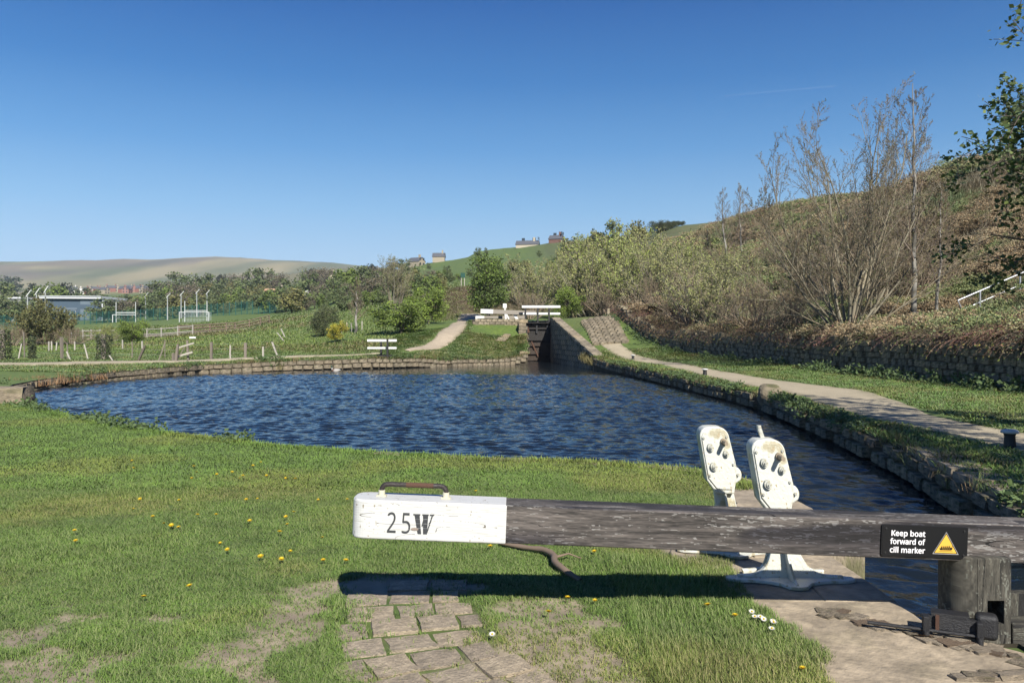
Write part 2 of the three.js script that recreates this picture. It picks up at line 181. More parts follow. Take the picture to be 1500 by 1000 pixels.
{ // canal water with wind ripples that die out in the lee of the far bank
  reseed(77);
  const waves = []; for (let k = 0; k < 40; k++) { const L = .19 * Math.pow(2.5, k / 39), a = rr(-.75, .75) + (k % 3 === 0 ? .5 : 0); waves.push([Math.sin(a) * 6.283 / L, Math.cos(a) * 6.283 / L, L * .0098 * rr(.5, 1.3), rnd() * 6.28]); }
  const xs = axis([[-20, 8.2, .07]]), ds = axis([[5.15, 25, .068], [25, 45, .1], [45, 69.3, .28]]), nx = xs.length, P = [], I = [], U = [];
  for (const d of ds) for (const x of xs) { const e = (1 - .93 * ss(44, 54, d + (x + 6) * .35)) * (1 - .6 * ss(5, 7.5, x + (d < 20 ? (20 - d) * .06 : 0))) * (.72 + .5 * fbm(x * .16, d * .1 + 3, 2)); let y = -.4; for (const w of waves) y += Math.sin(x * w[0] + d * w[1] + w[3] + 1.3 * noise(x * .3, d * .3)) * w[2] * e; P.push(x, y, -d); U.push(x / 2.4, d / 2.4); }
  for (let j = 0; j < ds.length - 1; j++) for (let i = 0; i < nx - 1; i++) { const a = j * nx + i; if (pondSd(xs[i], ds[j]) < .5) I.push(a, a + 1, a + nx, a + 1, a + nx + 1, a + nx); }
  const g = new THREE.BufferGeometry(); g.setAttribute('position', new THREE.Float32BufferAttribute(P, 3)); g.setAttribute('uv', new THREE.Float32BufferAttribute(U, 2)); g.setIndex(I); g.computeVertexNormals();
  const rip = dataTex(512, 512, (i, j) => { const v = 255 * tfbm(i / 512, j / 512 * 1.0, 12, 4); return [v, v, v]; }, false);
  solo('water', g, new THREE.MeshPhysicalMaterial({ color: lin(.008, .012, .016), roughness: .04, ior: 1.333, bumpMap: rip, bumpScale: .02, side: THREE.DoubleSide }), 'dark rippled water of the canal basin', 'water', null, 'structure');
  const cw = new THREE.PlaneGeometry(2.2, 14); cw.rotateX(-Math.PI / 2); cw.translate(4.02, -2.9, 2.0); solo('water', cw, mat(.012, .017, .02, .05), 'low dark water inside the near lock chamber', 'water', null, 'structure');
}
function sheet(name, line, label, cat, lift, color, mapTex) { // a worn path laid on the ground
  const P = [], C = [], U = [], I = [], cols = 10; let rows = 0, acc = 0;
  for (let k = 0; k < line.length - 1; k++) { const a = line[k], b = line[k + 1], p = line[Math.max(0, k - 1)], q = line[Math.min(line.length - 1, k + 2)], n = Math.ceil(Math.hypot(b[0] - a[0], b[1] - a[1]) / .25);
    const cr = (t, i) => .5 * ((2 * a[i]) + (-p[i] + b[i]) * t + (2 * p[i] - 5 * a[i] + 4 * b[i] - q[i]) * t * t + (-p[i] + 3 * a[i] - 3 * b[i] + q[i]) * t * t * t);
    for (let s = 0; s < n + (k === line.length - 2 ? 1 : 0); s++) { const t = s / n, x = cr(t, 0), d = cr(t, 1), w = cr(t, 2), x2 = cr(t + .01, 0), d2 = cr(t + .01, 1), l = Math.hypot(x2 - x, d2 - d), nx = (d2 - d) / l, nd = -(x2 - x) / l;
      for (let c = 0; c <= cols; c++) { const u = c / cols * 2 - 1, ww = w * (1 + (fbm(rows * .11 + (u > 0 ? 50 : 0), 3.3, 3) - .5) * .5), px = x + nx * u * ww, pd = d + nd * u * ww, e = Math.abs(u) > .99 ? -.05 : lift; P.push(px, groundY(px, pd) + e, -pd); const v = .8 + .4 * fbm(px * 2.5, pd * 2.5, 4), gr = ss(.55, 1.05, Math.abs(u) + (fbm(px * 3, pd * 3) - .5) * .9); C.push(mix(color[0] * v, .12, gr * .6), mix(color[1] * v, .13, gr * .6), mix(color[2] * v, .05, gr * .6)); U.push(px, pd); }
      rows++; } }
  for (let r = 0; r < rows - 1; r++) for (let c = 0; c < cols; c++) { const a = r * (cols + 1) + c; I.push(a, a + 1, a + cols + 1, a + 1, a + cols + 2, a + cols + 1); }
  const g = new THREE.BufferGeometry(); g.setAttribute('position', new THREE.Float32BufferAttribute(P, 3)); g.setAttribute('color', new THREE.Float32BufferAttribute(C, 3)); g.setAttribute('uv', new THREE.Float32BufferAttribute(U, 2)); g.setIndex(I); g.computeVertexNormals();
  return solo(name, g, vmat(1, { bumpMap: GRIT, bumpScale: .012, map: GRIT2 }), label, cat, null, 'structure');
}
const GRIT = dataTex(512, 512, (i, j) => { const v = 255 * tfbm(i / 512, j / 512, 24, 4); return [v, v, v]; }, false);
const GRIT2 = dataTex(512, 512, (i, j) => { const v = 222 + 50 * (tfbm(i / 512, j / 512, 40, 3) - .4) + (hash2(i, j) > .985 ? -40 : 0); return [v, v, v * .98]; }, true);
sheet('towpath', PATHR, 'pale gravel towpath along the right bank by the dry stone wall', 'path', .02, [.56, .475, .34]);
sheet('towpath', PATHL, 'narrow pale path along the far left bank beside the wire fence', 'path', .07, [.56, .48, .35]);
sheet('towpath', PATHC, 'sandy path climbing to the far lock beside the grass slope', 'path', .04, [.56, .46, .35]);

// ---------------------------------------------------------------- weathered timber, paint and stone
const TIMBER = (() => { // long grey grain with cracks, and flakes of old pale paint
  const W = 2048, H = 256, grain = (u, v) => .5 * tfbm(u * .25, v * 4, 16, 4) + .5 * noise(u * 40, v * 90 + 3 * noise(u * 9, v * 5));
  const a = new Uint8Array(W * H * 4), b = new Uint8Array(W * H * 4);
  for (let j = 0; j < H; j++) for (let i = 0; i < W; i++) { const u = i / W * 4, v = j / H, wv = v + .012 * Math.sin(u * 5) + .03 * (noise(u * 2.2, 4) - .5);
    const f = noise(u * 14, wv * 120) * .5 + noise(u * 50, wv * 260) * .3 + noise(u * 4, wv * 34) * .5; let c = 58 + 78 * (f - .35) + 26 * (noise(u * 3, v * 3) - .5), r = c * 1.05, g = c * .98, bl = c * .93, h = 120 + 90 * (f - .6);
    const flake = noise(u * 16 + 8, v * 62) * .5 + noise(u * 55, v * 170) * .5, region = ss(.35, .65, noise(u * 1.6 + 2, v * 2.4 + 1) * .75 + .14 * u / 2.2);
    if (flake > .74 - .13 * region) { const t = ss(.74 - .13 * region, .80 - .13 * region, flake) * .8; r = mix(r, 150, t); g = mix(g, 148, t); bl = mix(bl, 144, t); h += 40 * t; }
    const dark = ss(.5, .66, noise(u * 2.3 + 20, v * 4 + 8)) * .55 * region; r *= 1 - dark; g *= 1 - dark; bl *= 1 - dark * .9;
    const crack = Math.abs(noise(u * 1.7, wv * 17 + 5) - .5) < .012 + .006 * noise(u * 20, 2) && noise(u * 1.1 + 7, wv * 9) > .5; if (crack) { r *= .3; g *= .3; bl *= .3; h = 0; }
    const o = (j * W + i) * 4; a[o] = clamp(r, 0, 255); a[o + 1] = clamp(g, 0, 255); a[o + 2] = clamp(bl, 0, 255); a[o + 3] = 255; b[o] = b[o + 1] = b[o + 2] = clamp(h, 0, 255); b[o + 3] = 255; }
  const mk = (d, s) => { const t = new THREE.DataTexture(d, W, H); t.wrapS = t.wrapT = THREE.RepeatWrapping; t.magFilter = t.minFilter = THREE.LinearFilter; if (s) t.colorSpace = THREE.SRGBColorSpace; t.needsUpdate = true; return t; };
  return { map: mk(a, true), bump: mk(b, false) };
})();
const timberMat = new THREE.MeshStandardMaterial({ map: TIMBER.map, bumpMap: TIMBER.bump, bumpScale: .008, roughness: .92, color: lin(KA, KA, KA) });
const PAINT = dataTex(1024, 256, (i, j) => { const u = i / 256, v = j / 256, n = noise(u * 3, v * 40) * .6 + noise(u * 9, v * 90) * .4; let c = 214 - 12 * tfbm(u / 4, v, 8, 3), r = c, g = c, b = c * .985;
  const crack = Math.abs(noise(u * 1.3 + 3, v * 9 + 2) - .5) < .006 && noise(u * 1.5, v * 5 + 9) > .45; const chip = noise(u * 22, v * 30) > .9 && noise(u * 2 + 5, v * 2) > .5; if (crack) { r = 120; g = 112; b = 100; } else if (chip) { r = 150; g = 140; b = 122; } else if (n > .78) { r -= 16; g -= 17; b -= 22; } return [r, g, b]; });
const PAINTB = dataTex(1024, 256, (i, j) => { const u = i / 256, v = j / 256; const h = 150 + 60 * noise(u * 5, v * 60) - (Math.abs(noise(u * 1.3 + 3, v * 9 + 2) - .5) < .006 && noise(u * 1.5, v * 5 + 9) > .45 ? 140 : 0); return [h, h, h]; }, false);
const whitePaint = new THREE.MeshStandardMaterial({ map: PAINT, bumpMap: PAINTB, bumpScale: .004, roughness: .55, color: lin(KA, KA, KA) });
const ironBlack = mat(.018, .018, .02, .55, { bumpMap: GRIT, bumpScale: .003 }), rust = mat(.1, .05, .032, .9, { bumpMap: GRIT, bumpScale: .003 });
const CAST = dataTex(512, 512, (i, j) => { const u = i / 512, v = j / 512, n = tfbm(u, v, 6, 5), m = tfbm(u + .3, v + .6, 20, 3); let c = [212, 213, 203]; if (n > .6) c = [200, 197, 178]; if (n > .68) c = [184, 176, 150]; if (m > .8) c = [176, 162, 132]; return c.map(q => q + 8 * (hash2(i, j) - .5)); });
const castIron = new THREE.MeshStandardMaterial({ map: CAST, bumpMap: GRIT, bumpScale: .004, roughness: .5, side: THREE.DoubleSide, color: lin(KA, KA, KA) });
function stoneTex(base, amp, moss) { return dataTex(512, 512, (i, j) => { const u = i / 512, v = j / 512, n = tfbm(u, v, 5, 6), m = tfbm(u + .4, v + .1, 18, 4), k = 1 + amp * (n - .5) * 1.6 + .28 * (m - .5); const mo = moss * ss(.55, .7, tfbm(u + .7, v + .2, 4, 5)); return [mix(base[0] * k, 74, mo), mix(base[1] * k, 80, mo), mix(base[2] * k, 42, mo)]; }); }
const STONE = stoneTex([150, 138, 118], .5, .25), FLAG = stoneTex([178, 166, 148], .3, .06), DARKSTONE = stoneTex([142, 131, 112], .6, .5);
const stoneMats = [[1, 1, 1], [.82, .8, .78], [1.08, 1.02, .92], [.68, .68, .68]].map(c => new THREE.MeshStandardMaterial({ map: STONE, bumpMap: GRIT, bumpScale: .015, roughness: .95, color: lin(...c.map(v => v * KA)) }));
const darkStoneMats = [[1, 1, 1], [.75, .75, .72], [1.2, 1.12, 1.0]].map(c => new THREE.MeshStandardMaterial({ map: DARKSTONE, bumpMap: GRIT, bumpScale: .02, roughness: .95, color: lin(...c.map(v => v * KA)) }));
const flagMats = [[.74, .71, .66], [.65, .62, .58], [.8, .76, .69]].map(c => new THREE.MeshStandardMaterial({ map: FLAG, bumpMap: GRIT, bumpScale: .008, roughness: .92, color: lin(...c.map(v => v * KA)) }));
const rubbleBrown = mat(.2, .14, .09, .95, { bumpMap: GRIT, bumpScale: .015 });
// a few worn block shapes of unit size, shared by every stone
reseed(5);
const blockGeos = Array.from({ length: 7 }, (_, k) => { const g = new THREE.BoxGeometry(1, 1, 1, 2, 2, 2), p = g.attributes.position, key = {}; for (let i = 0; i < p.count; i++) { const id = [p.getX(i), p.getY(i), p.getZ(i)].map(q => Math.round(q * 10)).join(); if (!key[id]) { const e = [p.getX(i), p.getY(i), p.getZ(i)].filter(q => Math.abs(q) > .4).length; key[id] = [p.getX(i) * (e > 1 ? .93 : 1) + rr(-.045, .045), p.getY(i) * (e > 1 ? .93 : 1) + rr(-.05, .05), p.getZ(i) * (e > 1 ? .93 : 1) + rr(-.045, .045)]; } p.setXYZ(i, ...key[id]); } g.computeVertexNormals(); return g; });
function stone(name, parent, ms, x, y, d, w, h, l, turn = 0, tilt = 0) { const o = new THREE.Mesh(blockGeos[Math.floor(rnd() * 7)], ms[Math.floor(rnd() * ms.length)]); o.name = name; o.position.set(x, y, -d); o.scale.set(w, h, l); o.rotation.set(tilt, turn, rr(-.02, .02)); parent.add(o); return o; }
// a slab with worn, slightly wavy edges cut from a plan outline [x, d]
function slabGeo(outline, top, thick) { const pts = []; for (let k = 0; k < outline.length; k++) { const a = outline[k], b = outline[(k + 1) % outline.length], n = Math.max(1, Math.round(Math.hypot(b[0] - a[0], b[1] - a[1]) / .12)); for (let s = 0; s < n; s++) { const x = mix(a[0], b[0], s / n), d = mix(a[1], b[1], s / n); pts.push(new THREE.Vector2(x + (noise(x * 9, d * 9) - .5) * .025, d + (noise(x * 9 + 7, d * 9) - .5) * .025)); } }
  const g = new THREE.ExtrudeGeometry(new THREE.Shape(pts), { depth: thick - .02, bevelEnabled: true, bevelSize: .012, bevelThickness: .01, bevelSegments: 2 }); g.rotateX(-Math.PI / 2); g.translate(0, top - thick + .01, 0); return g; }

// ---------------------------------------------------------------- the near lock: gate with its balance beam
{
  const gate = thing('lock_gate', 'lock gate with long grey timber balance beam, white painted end and cill marker sign', 'lock gate', V(2.82, 5.08, 0));
  const ox = 2.82, od = 5.08, BH = .232, BD = .25, SL = -.0386;                        // beam section and fall towards the lock
  const local = new THREE.Group();                                                     // helper frame (not added): beam axis runs along +x from the white end
  const toGate = g => { g.rotateZ(Math.atan(SL)); g.translate(-.98 - ox, .685, od - od); return g; };
  const L = 6.3, W0 = .945;
  const beamGeo = (x0, x1, roundEnd, grow) => { const h = BH / 2 + grow, w = BD / 2 + grow, s = new THREE.Shape();
    if (roundEnd) { const r = .1; s.moveTo(x1, -w); s.lineTo(x1, w); s.lineTo(x0 + r, w); s.quadraticCurveTo(x0, w, x0, w - r); s.lineTo(x0, -w + r); s.quadraticCurveTo(x0, -w, x0 + r, -w); } else { s.moveTo(x0, -w); s.lineTo(x1, -w); s.lineTo(x1, w); s.lineTo(x0, w); }
    const g = new THREE.ExtrudeGeometry(s, { depth: 2 * h - .024, bevelEnabled: true, bevelSize: .012, bevelThickness: .012, bevelSegments: 3, bevelOffset: -.012, curveSegments: 10 }); g.rotateX(-Math.PI / 2); g.translate(0, -h + .012, 0);
    const p = g.attributes.position, n = g.attributes.normal, uv = g.attributes.uv; for (let i = 0; i < p.count; i++) { const up = Math.abs(n.getY(i)) > .7; uv.setXY(i, p.getX(i) / 4.4 + .07, up ? p.getZ(i) / .7 + .9 : p.getY(i) / .7 + .3); } return g; };
  const beam = part('balance_beam', toGate(beamGeo(W0 - .02, L, false, 0)), timberMat, gate);
  const white = part('painted_end', toGate((() => { const g = beamGeo(0, W0, true, .003), uv = g.attributes.uv; for (let i = 0; i < uv.count; i++) uv.setXY(i, uv.getX(i) * 4.4 / 1.2, uv.getY(i) * .7 / .3); return g; })()), whitePaint, gate);
  // stencilled lock number
  const cv = document.createElement('canvas'); cv.width = 512; cv.height = 256; const c = cv.getContext('2d'); c.fillStyle = '#000'; c.fillRect(0, 0, 512, 256); c.fillStyle = '#fff'; c.textBaseline = 'alphabetic';
  c.font = '208px sans-serif'; c.save(); c.translate(6, 214); c.scale(1.0, 1.08); c.fillText('2', 0, 0); c.restore(); c.save(); c.translate(158, 214); c.scale(1.0, 1.08); c.fillText('5', 0, 0); c.restore();
  c.fillStyle = '#fff'; const wx = 296; for (const [a, b, e, f] of [[4, 60, 46, 84], [96, 152, 104, 146]]) { c.beginPath(); c.moveTo(wx + a, 62); c.lineTo(wx + b, 62); c.lineTo(wx + f, 216); c.lineTo(wx + e, 216); c.closePath(); c.fill(); }
  c.beginPath(); c.moveTo(wx + 206, 62); c.lineTo(wx + 190, 62); c.lineTo(wx + 140, 200); c.lineTo(wx + 150, 204); c.closePath(); c.fill(); c.beginPath(); c.moveTo(wx + 112, 70); c.lineTo(wx + 84, 150); c.lineTo(wx + 94, 160); c.lineTo(wx + 122, 90); c.closePath(); c.fill(); c.fillRect(wx - 8, 58, 76, 10); c.fillRect(wx + 88, 58, 70, 10); c.fillRect(wx + 168, 58, 48, 10);
  c.fillStyle = '#000'; c.fillRect(wx - 8, 96, 230, 3); c.fillRect(wx, 132, 220, 3); c.fillRect(wx, 168, 220, 3); c.beginPath(); c.ellipse(205, 186, 40, 10, -.1, 0, 7); c.fill();
  reseed(41); for (let k = 0; k < 260; k++) { c.fillStyle = `rgba(0,0,0,${rr(.2, .7)})`; c.fillRect(rnd() * 512, rnd() * 256, rr(3, 24), rr(1, 2)); }
  const at = new THREE.CanvasTexture(cv); const num = new THREE.PlaneGeometry(.292, .196); num.translate(.362, -.008, BD / 2 + .006); 
  part('stencilled_number', toGate(num), new THREE.MeshStandardMaterial({ color: lin(.035, .037, .04), alphaMap: at, transparent: true, roughness: .6 }), white);
  const chip = new THREE.CircleGeometry(.016, 12); chip.scale(1.5, .55, 1); chip.translate(.392, -.047, BD / 2 + .0065); part('paint_chip', toGate(chip), mat(.3, .24, .2, .9), white);
  // grab handle of bent pipe on the white end
  const hp = new THREE.CatmullRomCurve3([[.165, .11], [.165, .165], [.18, .188], [.21, .195], [.36, .195], [.52, .195], [.55, .188], [.565, .165], [.565, .11]].map(([x, y]) => new THREE.Vector3(x, y, .0)), false, 'catmullrom', .3);
  const handle = part('grab_handle', toGate(new THREE.TubeGeometry(hp, 60, .0155, 10)), mat(.03, .022, .02, .5, { bumpMap: GRIT, bumpScale: .003 }), gate);
  part('worn_grip', toGate((() => { const g = new THREE.CylinderGeometry(.0162, .0162, .17, 12); g.rotateZ(Math.PI / 2); g.translate(.40, .195, 0); return g; })()), rust, handle);
  for (const x of [.165, .565]) part('bracket', toGate(merge([cyl(.021, .021, .04, 10, x, BH / 2 + .022, 0), box(.06, .008, .05, x, BH / 2 + .008, 0)])), mat(.6, .58, .44, .7), handle);
  // warning sign on the beam
  const sx = 3.48, sw = .52, sh = .19, rs = new THREE.Shape(), q = .014; rs.moveTo(-sw / 2 + q, -sh / 2); rs.lineTo(sw / 2 - q, -sh / 2); rs.quadraticCurveTo(sw / 2, -sh / 2, sw / 2, -sh / 2 + q); rs.lineTo(sw / 2, sh / 2 - q); rs.quadraticCurveTo(sw / 2, sh / 2, sw / 2 - q, sh / 2); rs.lineTo(-sw / 2 + q, sh / 2); rs.quadraticCurveTo(-sw / 2, sh / 2, -sw / 2, sh / 2 - q); rs.lineTo(-sw / 2, -sh / 2 + q); rs.quadraticCurveTo(-sw / 2, -sh / 2, -sw / 2 + q, -sh / 2);
  const plate = part('warning_sign', toGate(new THREE.ExtrudeGeometry(rs, { depth: .008, bevelEnabled: true, bevelSize: .002, bevelThickness: .002, bevelSegments: 1 }).translate(sx, -.002, BD / 2 + .002)), mat(.012, .012, .013, .35), gate);
  tag(plate, 'black sign with white words and yellow triangle');
  const sc = document.createElement('canvas'); sc.width = 1024; sc.height = 374; const k = sc.getContext('2d'); k.fillStyle = '#141416'; k.fillRect(0, 0, 1024, 374); k.fillStyle = '#f4f2f4'; k.font = '94px sans-serif'; k.strokeStyle = '#f4f2f4'; k.lineWidth = 5; k.textBaseline = 'alphabetic';
  const fit = (t, x, y, w) => { const m = k.measureText(t).width; k.save(); k.translate(x, y); k.scale(w / m, 1); k.fillText(t, 0, 0); k.strokeText(t, 0, 0); k.restore(); };
  fit('Keep boat', 96, 124, 420); fit('forward of', 92, 228, 420); fit('cill marker', 88, 336, 432);
  const tri = (x, y, s, col) => { k.fillStyle = col; k.beginPath(); k.moveTo(x, y - s * 1.06); k.lineTo(x + s, y + s * .72); k.lineTo(x - s, y + s * .72); k.closePath(); k.fill(); };
  tri(772, 222, 158, '#d8d4d0'); tri(772, 222, 151, '#111'); tri(772, 224, 134, '#e9b84a');
  k.fillStyle = '#111'; k.beginPath(); k.moveTo(690, 262); k.lineTo(850, 248); k.lineTo(842, 284); k.lineTo(704, 286); k.closePath(); k.fill(); for (let n = 0; n < 5; n++) k.fillRect(712 + n * 24, 236 - n * 1.5, 15, 24); k.fillRect(846, 224, 6, 50); k.fillRect(686, 296, 170, 5);
  k.fillStyle = '#e9b84a'; for (let n = 0; n < 4; n++) k.fillRect(734 + n * 26, 264 - n, 9, 8);
  const st = new THREE.CanvasTexture(sc); st.colorSpace = THREE.SRGBColorSpace; st.anisotropy = 8;
  const pr = new THREE.PlaneGeometry(sw - .012, sh - .012); pr.translate(sx, -.002, BD / 2 + .0135); part('sign_print', toGate(pr), new THREE.MeshStandardMaterial({ map: st, roughness: .4, color: lin(KA, KA, KA) }), plate);
  for (const [a, b] of [[-1, -1], [-1, 1], [1, -1], [1, 1]]) { const g = new THREE.CylinderGeometry(.006, .006, .004, 10); g.rotateX(Math.PI / 2); g.translate(sx + a * .237, -.002 + b * .073, BD / 2 + .016); part('screw', toGate(g), mat(.03, .03, .03, .4), plate); }
  // heel post with its iron-strap slot, gate leaf behind
  const ps = new THREE.Shape(); ps.moveTo(-.05, -.19); ps.lineTo(.2, -.19); ps.lineTo(.2, .19); ps.lineTo(-.05, .19); ps.absarc(-.02, 0, .19, Math.PI * .55, Math.PI * 1.45, false);
  const pg = new THREE.ExtrudeGeometry(ps, { depth: 1.9, bevelEnabled: true, bevelSize: .01, bevelThickness: .01, bevelSegments: 2, curveSegments: 16 }); pg.rotateX(-Math.PI / 2); pg.scale(.74, 1, .9); pg.translate(.02, -1.45, 0);
  { const p = pg.attributes.position, u = pg.attributes.uv; for (let i = 0; i < p.count; i++) u.setXY(i, p.getY(i) / 2.6, (p.getX(i) - p.getZ(i) * .6) / .75); }
  const ev = new Evaluator(); ev.attributes = ['position', 'normal', 'uv']; const A = new Brush(pg), B = new Brush(new THREE.BoxGeometry(.1, .14, .3)); B.position.set(.085, .135, .2); A.updateMatrixWorld(); B.updateMatrixWorld();
  const cutPost = ev.evaluate(A, B, SUBTRACTION); const postMat = new THREE.MeshStandardMaterial({ map: TIMBER.map, bumpMap: TIMBER.bump, bumpScale: .008, roughness: .9, color: lin(.5, .53, .46) });
  part('heel_post', (() => { const g = cutPost.geometry.clone(); g.clearGroups(); return g; })(), postMat, gate);
  for (let n = 0; n < 9; n++) part('gate_plank', rbox(.23, 2.1, .07, .008, .33 + n * .235, -.85, -.02), postMat, gate);
  for (const y of [-.05, -.75, -1.5]) part('gate_rail', rbox(2.1, .22, .14, .01, 1.25, y, .09), postMat, gate);
  // iron collar that holds the post
  const col = thing('iron_collar', 'black iron anchor collar bolted to the lockside against the gate heel post', 'collar', V(2.66, 4.83, 0)); col.rotation.y = -.42;
  part('strap', merge([box(.30, .075, .035, -.06, .09, .02), box(.2, .02, .09, -.06, .135, -.02)]), ironBlack, col);
  part('rod', (() => { const g = new THREE.CylinderGeometry(.011, .011, .62, 8); g.rotateZ(Math.PI / 2); g.translate(-.2, .045, .055); return g; })(), ironBlack, col);
  for (const x of [-.19, .09]) part('lug', merge([rbox(.036, .14, .05, .008, x, .06, .055), cyl(.02, .02, .05, 6, x, .02, .07)]), ironBlack, col);
  part('eye_block', rbox(.12, .15, .1, .03, .13, .09, -.02), ironBlack, col); part('wedge', box(.02, .1, .02, -.13, .09, .05), rust, col);
}
// ---------------------------------------------------------------- lockside paving
{
  reseed(9);
  const q = thing('lockside_paving', 'worn sandstone flags along the lock edge under the white paddle stands', 'paving', V(0, 0, 0)); q.userData.kind = 'structure'; delete q.userData.category;
  const S = (o, m, y = .012) => part('flagstone', slabGeo(o, y, .22), flagMats[m], q);
  S([[1.27, 6.56], [1.95, 6.6], [1.98, 7.08], [1.42, 7.1]], 1, .006); S([[1.97, 6.6], [2.57, 6.6], [2.57, 7.12], [2.0, 7.08]], 0);
  S([[1.5, 5.98], [2.14, 5.93], [2.12, 6.57], [1.3, 6.53]], 0, .008); S([[2.16, 5.93], [2.57, 5.92], [2.57, 6.57], [2.14, 6.57]], 2);
  S([[1.62, 5.52], [2.1, 5.5], [2.13, 5.9], [1.52, 5.95]], 1, .01); S([[2.12, 5.5], [2.57, 5.52], [2.57, 5.89], [2.15, 5.9]], 0);
  S([[1.55, 3.2], [2.93, 3.2], [2.93, 4.55], [2.58, 5.0], [2.57, 5.49], [1.63, 5.49], [1.72, 4.9], [1.66, 4.3]], 2, .004); S([[1.2, 1.4], [2.93, 1.4], [2.93, 3.17], [1.42, 3.17]], 1, .0);
  S([[1.45, 7.14], [2.02, 7.12], [2.1, 7.7], [1.7, 7.75]], 1, .002); S([[2.06, 7.12], [3.08, 7.32], [3.08, 7.95], [2.14, 7.75]], 0); S([[2.2, 7.8], [3.08, 8.0], [3.08, 8.7], [2.35, 8.65]], 2); S([[2.4, 8.7], [3.08, 8.75], [3.08, 9.25], [2.95, 9.9], [2.5, 9.8]], 0, .006);
  for (let k = 0; k < 46; k++) { const t = rnd(), x = mix(2.0, 2.85, t) + rr(-.05, .05), d = mix(5.3, 4.5, t) + rr(-.1, .1) * (1 - .5 * t); stone('mortar_lump', q, k % 5 ? [stoneMats[1], flagMats[0], flagMats[1]] : [rubbleBrown], x, .003, d, rr(.05, .2), rr(.012, .032), rr(.04, .12), rr(-.2, .9)); }
  for (let k = 0; k < 7; k++) stone('mortar_lump', q, [stoneMats[1], flagMats[1]], rr(2.35, 2.75), .008, rr(4.22, 4.34), rr(.1, .25), rr(.02, .05), rr(.05, .1), rr(-.2, .2));
  // rubble bed of the paving and lock walls below
  const bed = merge([box(1.3, 1.9, 2.5, 1.93, -.985, -5.9), box(1.75, 4, 9, 2.06, -2.04, -.2), box(.5, 1.9, 2.3, 2.84, -1.02, -8.3), box(1.2, 4, 13, 5.72, -2.06, 1.2)]); part('lock_wall', bed, darkStoneMats[0], q);
}
{ // curved sett path trodden when pushing the beam
  reseed(21);
  const p = thing('sett_path', 'curved path of worn stone setts below the white beam end', 'paving', V(0, 0, 0)); p.userData.kind = 'structure'; delete p.userData.category;
  const cx = 2.9, cd = 6.0; let row = 0;
  for (let a = -1.5; a > -70; a -= 4.35, row++) { const A = a * Math.PI / 180, n = 3 + (row % 2); let r = 3.22 + .06 * Math.sin(row * 1.7); for (let k = 0; k < n; k++) { const w = (k === 0 || k === n - 1) && n === 4 ? rr(.16, .22) : rr(.25, .32); r += w / 2; if (r > 4.12) break; if (!(rnd() < .06)) stone('sett', p, flagMats, cx - r * Math.cos(A), -.058 + rr(-.012, .008), cd + r * Math.sin(A) - .02, w - .006, .13, r * .0759 - rr(.004, .03), -A + rr(-.05, .05), rr(-.02, .02)); r += w / 2; } }
}
const onSetts = (x, d) => { const r = Math.hypot(x - 2.9, d - 6.0), a = Math.atan2(d - 6.0, 2.9 - x) * 180 / Math.PI; return r > 3.2 && r < 4.1 && a < .7; };
